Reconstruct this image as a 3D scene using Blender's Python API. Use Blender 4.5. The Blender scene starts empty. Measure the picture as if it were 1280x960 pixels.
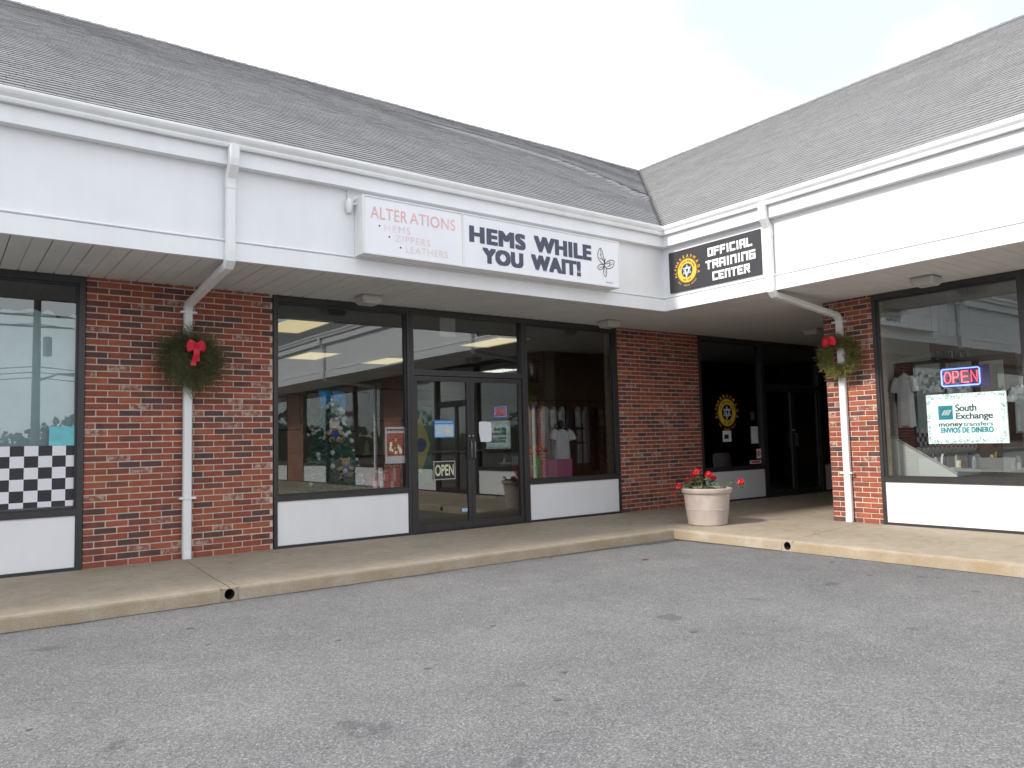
import bpy, bmesh, math, random
from mathutils import Vector, Matrix
random.seed(7)
R_ = math.radians
sc = bpy.context.scene
COL = sc.collection

# ------------------------------------------------------------------ camera
CAM = Vector((0.879, -8.869, 1.18)); YAW, PIT, ROL, FPX = R_(36.88), R_(4.206), R_(-1.39), 965.64
_f = Vector((math.sin(YAW)*math.cos(PIT), math.cos(YAW)*math.cos(PIT), math.sin(PIT)))
_r = Vector((math.cos(YAW), -math.sin(YAW), 0)); _u = _r.cross(_f)
_r, _u = _r*math.cos(ROL)+_u*math.sin(ROL), -_r*math.sin(ROL)+_u*math.cos(ROL)
cd = bpy.data.cameras.new('camera'); cam = bpy.data.objects.new('camera', cd); COL.objects.link(cam)
cam.matrix_world = Matrix(((_r.x, _u.x, -_f.x, CAM.x), (_r.y, _u.y, -_f.y, CAM.y), (_r.z, _u.z, -_f.z, CAM.z), (0, 0, 0, 1)))
cd.sensor_fit = 'HORIZONTAL'; cd.sensor_width = 36; cd.lens = 36*FPX/1280; cd.clip_end = 1000; cd.clip_start = .05
sc.camera = cam

# ------------------------------------------------------------------ sky, sun, exposure
SUN_AZ = Vector((-1.0, .05)); SUN_EL = R_(35)
w = bpy.data.worlds.new('World'); sc.world = w; w.use_nodes = True
nt = w.node_tree; nt.nodes.clear(); N = nt.nodes.new; LK = nt.links.new
sky = N('ShaderNodeTexSky'); sky.sky_type = 'NISHITA'; sky.sun_disc = False
sky.sun_elevation = SUN_EL; sky.sun_rotation = math.atan2(SUN_AZ.x, SUN_AZ.y); sky.dust_density = 2.0
tc = N('ShaderNodeTexCoord'); mp = N('ShaderNodeMapping'); mp.inputs['Scale'].default_value = (1.0, 1.0, 1.6); mp.inputs['Location'].default_value = (2.6, 1.1, .3)
LK(tc.outputs['Generated'], mp.inputs['Vector'])
no = N('ShaderNodeTexNoise'); no.inputs['Scale'].default_value = 1.3; no.inputs['Detail'].default_value = 5; no.inputs['Roughness'].default_value = .5
LK(mp.outputs[0], no.inputs['Vector'])
mr = N('ShaderNodeMapRange'); mr.inputs['From Min'].default_value = .40; mr.inputs['From Max'].default_value = .58
mr.inputs['To Min'].default_value = .44; mr.inputs['To Max'].default_value = .97; LK(no.outputs['Fac'], mr.inputs['Value'])
mx = N('ShaderNodeMix'); mx.data_type = 'RGBA'; LK(mr.outputs[0], mx.inputs['Factor'])
LK(sky.outputs[0], mx.inputs['A']); mx.inputs['B'].default_value = (9.4, 9.75, 10.2, 1)
bg = N('ShaderNodeBackground'); bg.inputs['Strength'].default_value = .128; LK(mx.outputs['Result'], bg.inputs['Color'])
ow = N('ShaderNodeOutputWorld'); LK(bg.outputs[0], ow.inputs['Surface'])
sl = bpy.data.lights.new('sun', 'SUN'); sl.energy = 2.7; sl.angle = R_(6); sl.color = (1.0, .94, .86)
so = bpy.data.objects.new('sun', sl); COL.objects.link(so)
_d = Vector((SUN_AZ.x, SUN_AZ.y, 0)).normalized()*math.cos(SUN_EL)+Vector((0, 0, math.sin(SUN_EL)))
so.rotation_euler = _d.to_track_quat('Z', 'Y').to_euler(); so.location = (-20, 0, 20)
vs = sc.view_settings; vs.view_transform = 'Standard'; vs.look = 'None'; vs.exposure = 0.55; vs.gamma = 1.0; vs.use_curve_mapping = False
sc.render.engine = 'CYCLES'; sc.cycles.max_bounces = 10; sc.cycles.transparent_max_bounces = 12
sc.render.resolution_x = 1024; sc.render.resolution_y = 768

# ------------------------------------------------------------------ helpers
def at(u, v, ax, val):
    """photo pixel -> point on the plane coordinate[ax] = val"""
    d = _f+_r*((u-640)/FPX)-_u*((v-480)/FPX)
    return CAM+d*((val-CAM[ax])/d[ax])

class MB:
    def __init__(s): s.v = []; s.f = []; s.m = []
    def add(s, vs, fs, m=0):
        b = len(s.v); s.v += [tuple(p) for p in vs]; s.f += [tuple(i+b for i in f) for f in fs]; s.m += [m]*len(fs); return s
    def box(s, x0, x1, y0, y1, z0, z1, m=0):
        return s.add([(x0,y0,z0),(x1,y0,z0),(x1,y1,z0),(x0,y1,z0),(x0,y0,z1),(x1,y0,z1),(x1,y1,z1),(x0,y1,z1)],
            [(3,2,1,0),(4,5,6,7),(0,1,5,4),(1,2,6,5),(2,3,7,6),(3,0,4,7)], m)
    def quad(s, a, b, c, d, m=0): return s.add([a,b,c,d], [(0,1,2,3)], m)
    def tube(s, pts, r, n=8, m=0, caps=True):
        pts = [Vector(p) for p in pts]; rr = r if isinstance(r, (list, tuple)) else [r]*len(pts); vs = []; fs = []
        for i, p in enumerate(pts):
            t = (pts[min(i+1, len(pts)-1)]-pts[max(i-1, 0)]).normalized()
            a = t.orthogonal().normalized() if i == 0 else (pa-t*pa.dot(t)).normalized()
            pa = a; b = t.cross(a)
            for k in range(n):
                g = 2*math.pi*k/n; vs.append(p+(a*math.cos(g)+b*math.sin(g))*rr[i])
        for i in range(len(pts)-1):
            for k in range(n): fs.append((i*n+k, i*n+(k+1) % n, (i+1)*n+(k+1) % n, (i+1)*n+k))
        if caps: fs.append(tuple(range(n-1, -1, -1))); fs.append(tuple(range((len(pts)-1)*n, len(pts)*n)))
        return s.add(vs, fs, m)
    def rtube(s, pts, w, d, side, m=0):
        """rectangular duct: w along the fixed unit vector side, d across it"""
        side = Vector(side); pts = [Vector(p) for p in pts]; vs = []; fs = []
        for i, p in enumerate(pts):
            if i in (0, len(pts)-1): t = (pts[min(i+1, len(pts)-1)]-pts[max(i-1, 0)]).normalized(); k = 1
            else:
                t1 = (p-pts[i-1]).normalized(); t2 = (pts[i+1]-p).normalized(); t = (t1+t2).normalized(); k = 1/max(.5, t.dot(t1))
            nrm = side.cross(t).normalized()*k; c = .22
            for a, b in ((-.5,-.5+c),(-.5+c*.6,-.5),(.5-c*.6,-.5),(.5,-.5+c),(.5,.5-c),(.5-c*.6,.5),(-.5+c*.6,.5),(-.5,.5-c)): vs.append(p+side*w*a+nrm*d*b)
        n = 8
        for i in range(len(pts)-1):
            for k in range(n): fs.append((i*n+k, i*n+(k+1) % n, (i+1)*n+(k+1) % n, (i+1)*n+k))
        fs.append(tuple(range(n-1, -1, -1))); fs.append(tuple(range((len(pts)-1)*n, len(pts)*n)))
        return s.add(vs, fs, m)
    def lathe(s, prof, c, n=32, m=0):
        vs = []; fs = []; k = len(prof)
        for i in range(n):
            g = 2*math.pi*i/n
            for r, z in prof: vs.append((c[0]+r*math.cos(g), c[1]+r*math.sin(g), c[2]+z))
        for i in range(n):
            for j in range(k-1): fs.append((i*k+j, ((i+1) % n)*k+j, ((i+1) % n)*k+j+1, i*k+j+1))
        return s.add(vs, fs, m)
    def sphere(s, c, r, n=10, m=0):
        r = r if isinstance(r, (list, tuple)) else (r, r, r); vs = []; fs = []; h = n//2+1
        for i in range(h+1):
            th = math.pi*i/h
            for k in range(n):
                ph = 2*math.pi*k/n; vs.append((c[0]+r[0]*math.sin(th)*math.cos(ph), c[1]+r[1]*math.sin(th)*math.sin(ph), c[2]+r[2]*math.cos(th)))
        for i in range(h):
            for k in range(n): fs.append((i*n+k, (i+1)*n+k, (i+1)*n+(k+1) % n, i*n+(k+1) % n))
        return s.add(vs, fs, m)
    def loft(s, rings, m=0, caps=True):
        n = len(rings[0]); vs = [p for r in rings for p in r]; fs = []
        for i in range(len(rings)-1):
            for k in range(n): fs.append((i*n+k, i*n+(k+1) % n, (i+1)*n+(k+1) % n, (i+1)*n+k))
        if caps: fs.append(tuple(range(n-1, -1, -1))); fs.append(tuple(range((len(rings)-1)*n, len(rings)*n)))
        return s.add(vs, fs, m)
    def build(s, name, mats, parent=None, smooth=False, fix=True):
        off = wloc(parent) if parent else Vector((0,0,0))
        me = bpy.data.meshes.new(name); me.from_pydata([(p[0]-off.x, p[1]-off.y, p[2]-off.z) for p in s.v], [], s.f)
        mats = mats if isinstance(mats, (list, tuple)) else [mats]
        for m in mats: me.materials.append(m)
        if len(mats) > 1: me.polygons.foreach_set('material_index', s.m)
        if fix:
            bm = bmesh.new(); bm.from_mesh(me); bmesh.ops.recalc_face_normals(bm, faces=bm.faces); bm.to_mesh(me); bm.free()
        if smooth:
            me.polygons.foreach_set('use_smooth', [True]*len(me.polygons))
            try: me.set_sharp_from_angle(angle=R_(38))
            except Exception: pass
        me.update()
        o = bpy.data.objects.new(name, me); COL.objects.link(o); o.parent = parent
        return o

def wloc(o):
    v = Vector((0,0,0))
    while o: v = v+o.location; o = o.parent
    return v
def tag(o, label, cat, group=None):
    o['label'] = label; o['category'] = cat
    if group: o['group'] = group
    return o
def thing(name, label, cat, loc=(0,0,0), group=None):
    o = bpy.data.objects.new(name, None); COL.objects.link(o); o.location = loc; o.empty_display_size = .1
    return tag(o, label, cat, group)
def struct(o): o['kind'] = 'structure'; return o
def stuff(o): o['kind'] = 'stuff'; return o

# ------------------------------------------------------------------ materials
def mat(name, col, rough=.6, var=.12, vs_=6.0, bump=0., bs=80., metal=0., emit=None, es=1., spec=.5, detail=4, streak=0.):
    m = bpy.data.materials.new(name); m.use_nodes = True; t = m.node_tree; b = t.nodes['Principled BSDF']
    b.inputs['Roughness'].default_value = rough; b.inputs['Metallic'].default_value = metal; b.inputs['Specular IOR Level'].default_value = spec
    g = t.nodes.new('ShaderNodeNewGeometry')
    def noise(sc_, det=4, vec=None):
        n = t.nodes.new('ShaderNodeTexNoise'); n.inputs['Scale'].default_value = sc_; n.inputs['Detail'].default_value = det
        t.links.new(vec or g.outputs['Position'], n.inputs['Vector']); return n
    n = noise(vs_, detail)
    r = t.nodes.new('ShaderNodeMapRange'); r.inputs['From Min'].default_value = .3; r.inputs['From Max'].default_value = .7
    r.inputs['To Min'].default_value = 1-var; r.inputs['To Max'].default_value = 1+var; t.links.new(n.outputs['Fac'], r.inputs['Value'])
    v = t.nodes.new('ShaderNodeVectorMath'); v.operation = 'SCALE'; v.inputs[0].default_value = col; t.links.new(r.outputs[0], v.inputs['Scale'])
    out = v.outputs[0]
    if streak:
        mpn = t.nodes.new('ShaderNodeMapping'); mpn.inputs['Scale'].default_value = (7, 7, .7); t.links.new(g.outputs['Position'], mpn.inputs['Vector'])
        n2 = noise(1.2, 6, mpn.outputs[0]); r2 = t.nodes.new('ShaderNodeMapRange'); r2.inputs['From Min'].default_value = .45; r2.inputs['From Max'].default_value = .75
        r2.inputs['To Min'].default_value = 1; r2.inputs['To Max'].default_value = 1-streak; t.links.new(n2.outputs['Fac'], r2.inputs['Value'])
        v2 = t.nodes.new('ShaderNodeVectorMath'); v2.operation = 'SCALE'; t.links.new(out, v2.inputs[0]); t.links.new(r2.outputs[0], v2.inputs['Scale']); out = v2.outputs[0]
    t.links.new(out, b.inputs['Base Color'])
    if bump:
        n3 = noise(bs, 5); bn = t.nodes.new('ShaderNodeBump'); bn.inputs['Strength'].default_value = bump; bn.inputs['Distance'].default_value = .01
        t.links.new(n3.outputs['Fac'], bn.inputs['Height']); t.links.new(bn.outputs[0], b.inputs['Normal'])
    if emit: b.inputs['Emission Color'].default_value = (*emit, 1); b.inputs['Emission Strength'].default_value = es
    return m

def mixcol(t, fac, a, b):
    m = t.nodes.new('ShaderNodeMix'); m.data_type = 'RGBA'
    for k, x in (('Factor', fac), ('A', a), ('B', b)):
        if isinstance(x, (tuple, list)): m.inputs[k].default_value = (*x, 1)
        elif isinstance(x, (int, float)): m.inputs[k].default_value = x
        else: t.links.new(x, m.inputs[k])
    return m.outputs['Result']
def nz(t, scale, det=4, vec=None, rough=.5, lo=.4, hi=.6):
    n = t.nodes.new('ShaderNodeTexNoise'); n.inputs['Scale'].default_value = scale; n.inputs['Detail'].default_value = det; n.inputs['Roughness'].default_value = rough
    t.links.new(vec, n.inputs['Vector'])
    r = t.nodes.new('ShaderNodeMapRange'); r.inputs['From Min'].default_value = lo; r.inputs['From Max'].default_value = hi; t.links.new(n.outputs['Fac'], r.inputs['Value'])
    return r.outputs[0]

def asphalt_mat():
    m = bpy.data.materials.new('asphalt'); m.use_nodes = True; t = m.node_tree; b = t.nodes['Principled BSDF']; b.inputs['Roughness'].default_value = .9; b.inputs['Specular IOR Level'].default_value = .25
    p = t.nodes.new('ShaderNodeNewGeometry').outputs['Position']
    big = nz(t, .55, 5, p, .55, .33, .67); mid = nz(t, 3.2, 5, p, .6, .35, .65); fine = nz(t, 70, 4, p, .75, .3, .72); grit = nz(t, 130, 2, p, .5, .58, .70)
    c = mixcol(t, big, (.140,.141,.146), (.218,.217,.217)); c2 = mixcol(t, mid, (.150,.150,.154), (.206,.205,.204)); c = mixcol(t, .5, c, c2)
    f = t.nodes.new('ShaderNodeMapRange'); f.inputs['To Min'].default_value = .60; f.inputs['To Max'].default_value = 1.36; t.links.new(fine, f.inputs['Value'])
    v = t.nodes.new('ShaderNodeVectorMath'); v.operation = 'SCALE'; t.links.new(c, v.inputs[0]); t.links.new(f.outputs[0], v.inputs['Scale'])
    vo = t.nodes.new('ShaderNodeTexVoronoi'); vo.inputs['Scale'].default_value = 140; t.links.new(p, vo.inputs['Vector'])
    sv = t.nodes.new('ShaderNodeSeparateColor'); t.links.new(vo.outputs['Color'], sv.inputs[0])
    st = t.nodes.new('ShaderNodeMapRange'); st.inputs['To Min'].default_value = .70; st.inputs['To Max'].default_value = 1.30; t.links.new(sv.outputs[0], st.inputs['Value'])
    v3 = t.nodes.new('ShaderNodeVectorMath'); v3.operation = 'SCALE'; t.links.new(v.outputs[0], v3.inputs[0]); t.links.new(st.outputs[0], v3.inputs['Scale'])
    hi = t.nodes.new('ShaderNodeMapRange'); hi.inputs['From Min'].default_value = .90; hi.inputs['From Max'].default_value = .96; hi.inputs['To Max'].default_value = .5; t.links.new(sv.outputs[1], hi.inputs['Value'])
    c = mixcol(t, hi.outputs[0], v3.outputs[0], (.44,.43,.41))
    # old oil spots and damp-looking dark flecks
    mpn = t.nodes.new('ShaderNodeMapping'); mpn.inputs['Scale'].default_value = (1, 1, 1); mpn.inputs['Location'].default_value = (3.3, 1.7, 0); t.links.new(p, mpn.inputs['Vector'])
    sp = nz(t, 2.3, 4, mpn.outputs[0], .5, .685, .72); sm = t.nodes.new('ShaderNodeMath'); sm.operation = 'MULTIPLY'; sm.inputs[1].default_value = .5; t.links.new(sp, sm.inputs[0])
    c = mixcol(t, sm.outputs[0], c, (.075,.075,.078)); t.links.new(c, b.inputs['Base Color'])
    bn = t.nodes.new('ShaderNodeBump'); bn.inputs['Strength'].default_value = .5; bn.inputs['Distance'].default_value = .006; t.links.new(fine, bn.inputs['Height']); t.links.new(bn.outputs[0], b.inputs['Normal'])
    return m
def concrete_mat():
    m = bpy.data.materials.new('concrete'); m.use_nodes = True; t = m.node_tree; b = t.nodes['Principled BSDF']; b.inputs['Roughness'].default_value = .85; b.inputs['Specular IOR Level'].default_value = .25
    gm = t.nodes.new('ShaderNodeNewGeometry'); p = gm.outputs['Position']
    big = nz(t, 1.1, 7, p, .65, .38, .62); mid = nz(t, 7, 6, p, .65, .35, .65); fine = nz(t, 120, 3, p, .6, .3, .7)
    c = mixcol(t, big, (.340,.288,.222), (.410,.354,.283)); c = mixcol(t, .35, c, mixcol(t, mid, (.29,.235,.17), (.46,.40,.32)))
    # ochre staining with a shape of its own on the upright kerb face
    sx = t.nodes.new('ShaderNodeSeparateXYZ'); t.links.new(gm.outputs['Normal'], sx.inputs[0])
    ab = t.nodes.new('ShaderNodeMapRange'); ab.inputs['From Min'].default_value = .9; ab.inputs['From Max'].default_value = .4; t.links.new(sx.outputs['Z'], ab.inputs['Value'])
    st = nz(t, 2.6, 6, p, .65, .38, .62); mu = t.nodes.new('ShaderNodeMath'); mu.operation = 'MULTIPLY'; t.links.new(ab.outputs[0], mu.inputs[0]); t.links.new(st, mu.inputs[1])
    c = mixcol(t, mu.outputs[0], c, (.33,.258,.170))
    f = t.nodes.new('ShaderNodeMapRange'); f.inputs['To Min'].default_value = .82; f.inputs['To Max'].default_value = 1.16; t.links.new(fine, f.inputs['Value'])
    v = t.nodes.new('ShaderNodeVectorMath'); v.operation = 'SCALE'; t.links.new(c, v.inputs[0]); t.links.new(f.outputs[0], v.inputs['Scale']); t.links.new(v.outputs[0], b.inputs['Base Color'])
    bn = t.nodes.new('ShaderNodeBump'); bn.inputs['Strength'].default_value = .35; bn.inputs['Distance'].default_value = .004; t.links.new(fine, bn.inputs['Height']); t.links.new(bn.outputs[0], b.inputs['Normal'])
    return m
def brick_mat(name, c0, c1, splotch=0.):
    m = bpy.data.materials.new(name); m.use_nodes = True; t = m.node_tree; b = t.nodes['Principled BSDF']; b.inputs['Roughness'].default_value = .85; b.inputs['Specular IOR Level'].default_value = .25
    p = t.nodes.new('ShaderNodeNewGeometry').outputs['Position']
    c = mixcol(t, nz(t, 7, 5, p, .6, .32, .68), c0, c1)
    fine = nz(t, 160, 3, p, .6, .3, .7)
    if splotch: c = mixcol(t, nz(t, 17, 5, p, .6, .46, .62), c, (.43,.32,.265))
    f = t.nodes.new('ShaderNodeMapRange'); f.inputs['To Min'].default_value = .90; f.inputs['To Max'].default_value = 1.28; t.links.new(fine, f.inputs['Value'])
    v = t.nodes.new('ShaderNodeVectorMath'); v.operation = 'SCALE'; t.links.new(c, v.inputs[0]); t.links.new(f.outputs[0], v.inputs['Scale']); t.links.new(v.outputs[0], b.inputs['Base Color'])
    bn = t.nodes.new('ShaderNodeBump'); bn.inputs['Strength'].default_value = .4; bn.inputs['Distance'].default_value = .004; t.links.new(fine, bn.inputs['Height']); t.links.new(bn.outputs[0], b.inputs['Normal'])
    return m
def shingle_mat():
    m = bpy.data.materials.new('shingle'); m.use_nodes = True; t = m.node_tree; b = t.nodes['Principled BSDF']; b.inputs['Roughness'].default_value = .95; b.inputs['Specular IOR Level'].default_value = .2
    p = t.nodes.new('ShaderNodeNewGeometry').outputs['Position']
    a = t.nodes.new('ShaderNodeAttribute'); a.attribute_name = 'shade'
    c = mixcol(t, a.outputs['Fac'], (.180,.181,.188), (.300,.300,.302))
    mpn = t.nodes.new('ShaderNodeMapping'); mpn.inputs['Scale'].default_value = (1.6, 1.6, .35); t.links.new(p, mpn.inputs['Vector'])
    st = nz(t, 1.1, 5, mpn.outputs[0], .6, .5, .72); s2 = t.nodes.new('ShaderNodeMath'); s2.operation = 'MULTIPLY'; s2.inputs[1].default_value = .25; t.links.new(st, s2.inputs[0])
    c = mixcol(t, s2.outputs[0], c, (.15,.15,.157))
    f = t.nodes.new('ShaderNodeMapRange'); f.inputs['To Min'].default_value = .86; f.inputs['To Max'].default_value = 1.14; t.links.new(nz(t, 30, 4, p, .7, .3, .7), f.inputs['Value'])
    v = t.nodes.new('ShaderNodeVectorMath'); v.operation = 'SCALE'; t.links.new(c, v.inputs[0]); t.links.new(f.outputs[0], v.inputs['Scale']); t.links.new(v.outputs[0], b.inputs['Base Color'])
    return m
def glass_mat(name, tint, gain, rough=0.0, wav=.0):
    m = bpy.data.materials.new(name); m.use_nodes = True; t = m.node_tree; t.nodes.remove(t.nodes['Principled BSDF']); out = t.nodes['Material Output']
    fr = t.nodes.new('ShaderNodeFresnel'); fr.inputs['IOR'].default_value = 1.52
    mu = t.nodes.new('ShaderNodeMath'); mu.operation = 'MULTIPLY'; mu.use_clamp = True; mu.inputs[1].default_value = gain; t.links.new(fr.outputs[0], mu.inputs[0])
    tr = t.nodes.new('ShaderNodeBsdfTransparent'); tr.inputs[0].default_value = (*tint, 1)
    gl = t.nodes.new('ShaderNodeBsdfGlossy'); gl.inputs['Roughness'].default_value = rough; gl.inputs['Color'].default_value = (.93,.98,.97,1)
    if wav:
        p = t.nodes.new('ShaderNodeNewGeometry').outputs['Position']; n = t.nodes.new('ShaderNodeTexNoise'); n.inputs['Scale'].default_value = 1.6; n.inputs['Detail'].default_value = 1; t.links.new(p, n.inputs['Vector'])
        bn = t.nodes.new('ShaderNodeBump'); bn.inputs['Strength'].default_value = wav; bn.inputs['Distance'].default_value = .01; t.links.new(n.outputs['Fac'], bn.inputs['Height']); t.links.new(bn.outputs[0], gl.inputs['Normal'])
    mi = t.nodes.new('ShaderNodeMixShader'); t.links.new(mu.outputs[0], mi.inputs[0]); t.links.new(tr.outputs[0], mi.inputs[1]); t.links.new(gl.outputs[0], mi.inputs[2]); t.links.new(mi.outputs[0], out.inputs['Surface'])
    return m

M = dict(
 asphalt=asphalt_mat(), concrete=concrete_mat(), shingle=shingle_mat(),
 glass=glass_mat('window_glass', (.80,.84,.83), 3.2, 0, .02), film=glass_mat('plastic_sleeve', (.8,.82,.84), 3.0, .12),
 white=mat('white_paint', (.79,.80,.82), .45, .025, 3, .05, 30, streak=.035), panelw=mat('white_panel', (.80,.81,.83), .4, .02, 2, .03, 40, streak=.03),
 gutter=mat('gutter_enamel', (.78,.79,.80), .35, .03, 2, streak=.06), soffit=mat('soffit_vinyl', (.63,.628,.62), .55, .05, 2.5, .04, 50),
 groove=mat('soffit_backing', (.09,.085,.08), .9), frame=mat('bronze_anodised', (.036,.034,.036), .38, .15, 9), frame2=mat('bronze_dull', (.030,.029,.032), .45, .15, 9),
 mortar=mat('mortar', (.60,.51,.43), .95, .14, 14, .5, 120), deck=mat('roof_deck', (.10,.10,.105), .95),
 wall=mat('room_plaster', (.34,.32,.28), .8, .06), wallw=mat('room_white_plaster', (.50,.50,.48), .8, .05), ceil=mat('ceiling_tile', (.30,.30,.30), .9, .08, 30),
 carpet=mat('carpet', (.07,.05,.045), .95, .2, 40), darkwall=mat('unlit_room_black', (.012,.012,.013), .9), lampw=mat('lit_diffuser', (.9,.85,.6), .5, 0, emit=(1,.80,.42), es=.50), fillpanel=mat('added_fill_diffuser', (.9,.9,.85), .5, 0, emit=(1,.95,.85), es=6.5),
 lens=mat('frosted_lens', (.45,.44,.42), .35, .05, 30, .1, 60), lampbase=mat('lamp_base', (.36,.35,.34), .5),
 signw=mat('sign_acrylic', (.83,.835,.87), .3, .015, 2, streak=.03), signcab=mat('sign_cabinet_paint', (.76,.76,.76), .45, .04, 4, streak=.08),
 navy=mat('navy_vinyl', (.062,.072,.120), .45, .12, 5), fadedred=mat('faded_red_vinyl', (.78,.46,.46), .5, .12, 5), palered=mat('pale_red_vinyl', (.79,.63,.66), .5, .12, 6),
 ink=mat('black_ink', (.02,.02,.025), .5), blacksign=mat('black_sign_face', (.035,.035,.042), .45, .1, 3), blackedge=mat('sign_back', (.05,.05,.05), .6),
 whitevinyl=mat('white_vinyl', (.85,.85,.85), .45, .02), gold=mat('gold_vinyl', (.78,.50,.05), .45, .06, 20), bluestar=mat('blue_star_vinyl', (.34,.47,.60), .45, .1, 60),
 pot=mat('stone_resin', (.46,.388,.345), .8, .1, 7, .25, 60, streak=.1), soil=mat('soil', (.05,.04,.03), .95, .3, 30), leaf=mat('geranium_leaf', (.075,.13,.05), .6, .4, 25), stem=mat('green_stem', (.10,.15,.05), .6, .2, 20),
 petal=mat('red_petal', (.60,.03,.035), .55, .25, 40), needle=mat('pine_needle', (.15,.165,.070), .6, .5, 9), needle2=mat('cedar_needle', (.24,.25,.065), .6, .45, 10), twig=mat('twig', (.07,.045,.025), .9),
 ribbon=mat('red_ribbon', (.60,.012,.035), .5, .15, 25), checkw=mat('check_white', (.76,.77,.82), .5, .03), checkb=mat('check_black', (.022,.021,.028), .5, .1),
 sheet=mat('pale_blue_sheet', (.58,.70,.73), .6, .08, 5, .15, 8), teal=mat('teal_card', (.16,.52,.58), .5, .12, 12), dullmetal=mat('dull_metal', (.20,.20,.21), .45, metal=1), metal=mat('brushed_metal', (.5,.5,.5), .35, metal=1), chrome=mat('chrome', (.7,.7,.7), .15, metal=1),
 paper=mat('white_paper', (.72,.75,.80), .7, .03), bluep=mat('blue_print', (.06,.20,.52), .5, .1), bluel=mat('light_blue_print', (.38,.55,.75), .5, .15, 40), yellow=mat('yellow_print', (.62,.50,.12), .6), cream=mat('cream_letters', (.62,.62,.42), .5),
 redprint=mat('red_print', (.45,.08,.07), .5, .5, 28), tan=mat('bear_fur', (.70,.50,.28), .95, .2, 60), darktan=mat('bear_paw', (.22,.12,.06), .95), sweater=mat('blue_knit', (.06,.11,.45), .9, .2, 60),
 treegreen=mat('fir_green', (.10,.27,.20), .6, .5, 20), treepale=mat('frosted_fir', (.40,.62,.54), .6, .4, 20), ornament=mat('silver_ornament', (.75,.78,.82), .2, .05), gift=mat('gift_paper', (.72,.10,.15), .5, .35, 30), giftw=mat('gift_white', (.88,.80,.82), .5, .2, 40),
 giftblue=mat('blue_gift_bag', (.02,.28,.62), .35, .35, 12), pinkbox=mat('pink_box', (.60,.18,.34), .6, .06), green=mat('green_plastic', (.03,.42,.04), .4), wood=mat('dark_wood', (.085,.035,.025), .5, .25, 12), counter=mat('counter_red', (.10,.018,.02), .5, .15), countertop=mat('counter_top', (.34,.33,.32), .4),
 clothw=mat('white_cloth', (.82,.80,.85), .9, .08, 10), clothg=mat('grey_cloth', (.72,.75,.77), .35, .2, 10), clothd=mat('dark_cloth', (.07,.075,.095), .5, .25, 10), shelfw=mat('white_laminate', (.70,.71,.70), .4, .03), chairg=mat('grey_plastic', (.78,.83,.85), .5), poster=mat('pale_poster', (.40,.40,.38), .6, .1, 6),
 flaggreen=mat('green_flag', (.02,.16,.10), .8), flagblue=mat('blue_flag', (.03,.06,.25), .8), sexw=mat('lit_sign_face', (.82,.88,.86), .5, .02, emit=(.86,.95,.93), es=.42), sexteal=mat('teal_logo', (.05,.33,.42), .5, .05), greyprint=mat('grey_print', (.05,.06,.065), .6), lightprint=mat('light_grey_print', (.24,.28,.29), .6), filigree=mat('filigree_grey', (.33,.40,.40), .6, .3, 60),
 neonr=mat('red_neon', (.8,.1,.1), .4, 0, emit=(1,.10,.12), es=2.2), neonb=mat('blue_neon', (.2,.3,.9), .4, 0, emit=(.16,.30,1), es=2.4), neonback=mat('neon_backing', (.10,.08,.16), .3),
 pole=mat('weathered_pole', (.10,.085,.07), .95, .2, 5), wire=mat('black_wire', (.03,.03,.03), .6), transformer=mat('grey_tank', (.25,.26,.27), .5), hedge=mat('far_foliage', (.045,.05,.035), .9, .4, 1.2), dirt=mat('drain_dirt', (.03,.025,.02), .95), leafdry=mat('dry_leaf', (.24,.09,.04), .8, .3, 30), patchy=mat('white_flake', (.7,.69,.66), .7))
BR = [(brick_mat('brick_red', (.225,.063,.042), (.300,.086,.054)), .40), (brick_mat('brick_orange', (.270,.082,.048), (.350,.110,.064)), .20), (brick_mat('brick_brown', (.145,.058,.045), (.215,.073,.054)), .15),
      (brick_mat('brick_dark', (.078,.052,.052), (.138,.062,.055)), .12), (brick_mat('brick_flashed', (.070,.046,.050), (.240,.070,.050)), .08), (brick_mat('brick_whitened', (.215,.075,.056), (.27,.098,.070), .6), .09)]
def pick_brick():
    x = random.random()*sum(b[1] for b in BR)
    for m, wgt in BR:
        x -= wgt
        if x <= 0: return m
    return BR[0][0]

# ------------------------------------------------------------------ measured dimensions
XF, XR, DL = 9.159, 10.653, 1.49          # right fascia, right wall, left overhang (wall face is y = 0)
ZS, ZG = 2.968, 4.134                     # soffit, gutter lip
XW, YE = -14.0, -26.0                     # far ends of the two wings
YEND = -3.011                             # end of the right wing's brickwork
TP = math.tan(R_(31.5)); CP, SP = math.cos(R_(31.5)), math.sin(R_(31.5)); RUN = 6.926
KY, KX, ZA = -2.0, 8.60, -.135            # kerb lines, asphalt level

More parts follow.
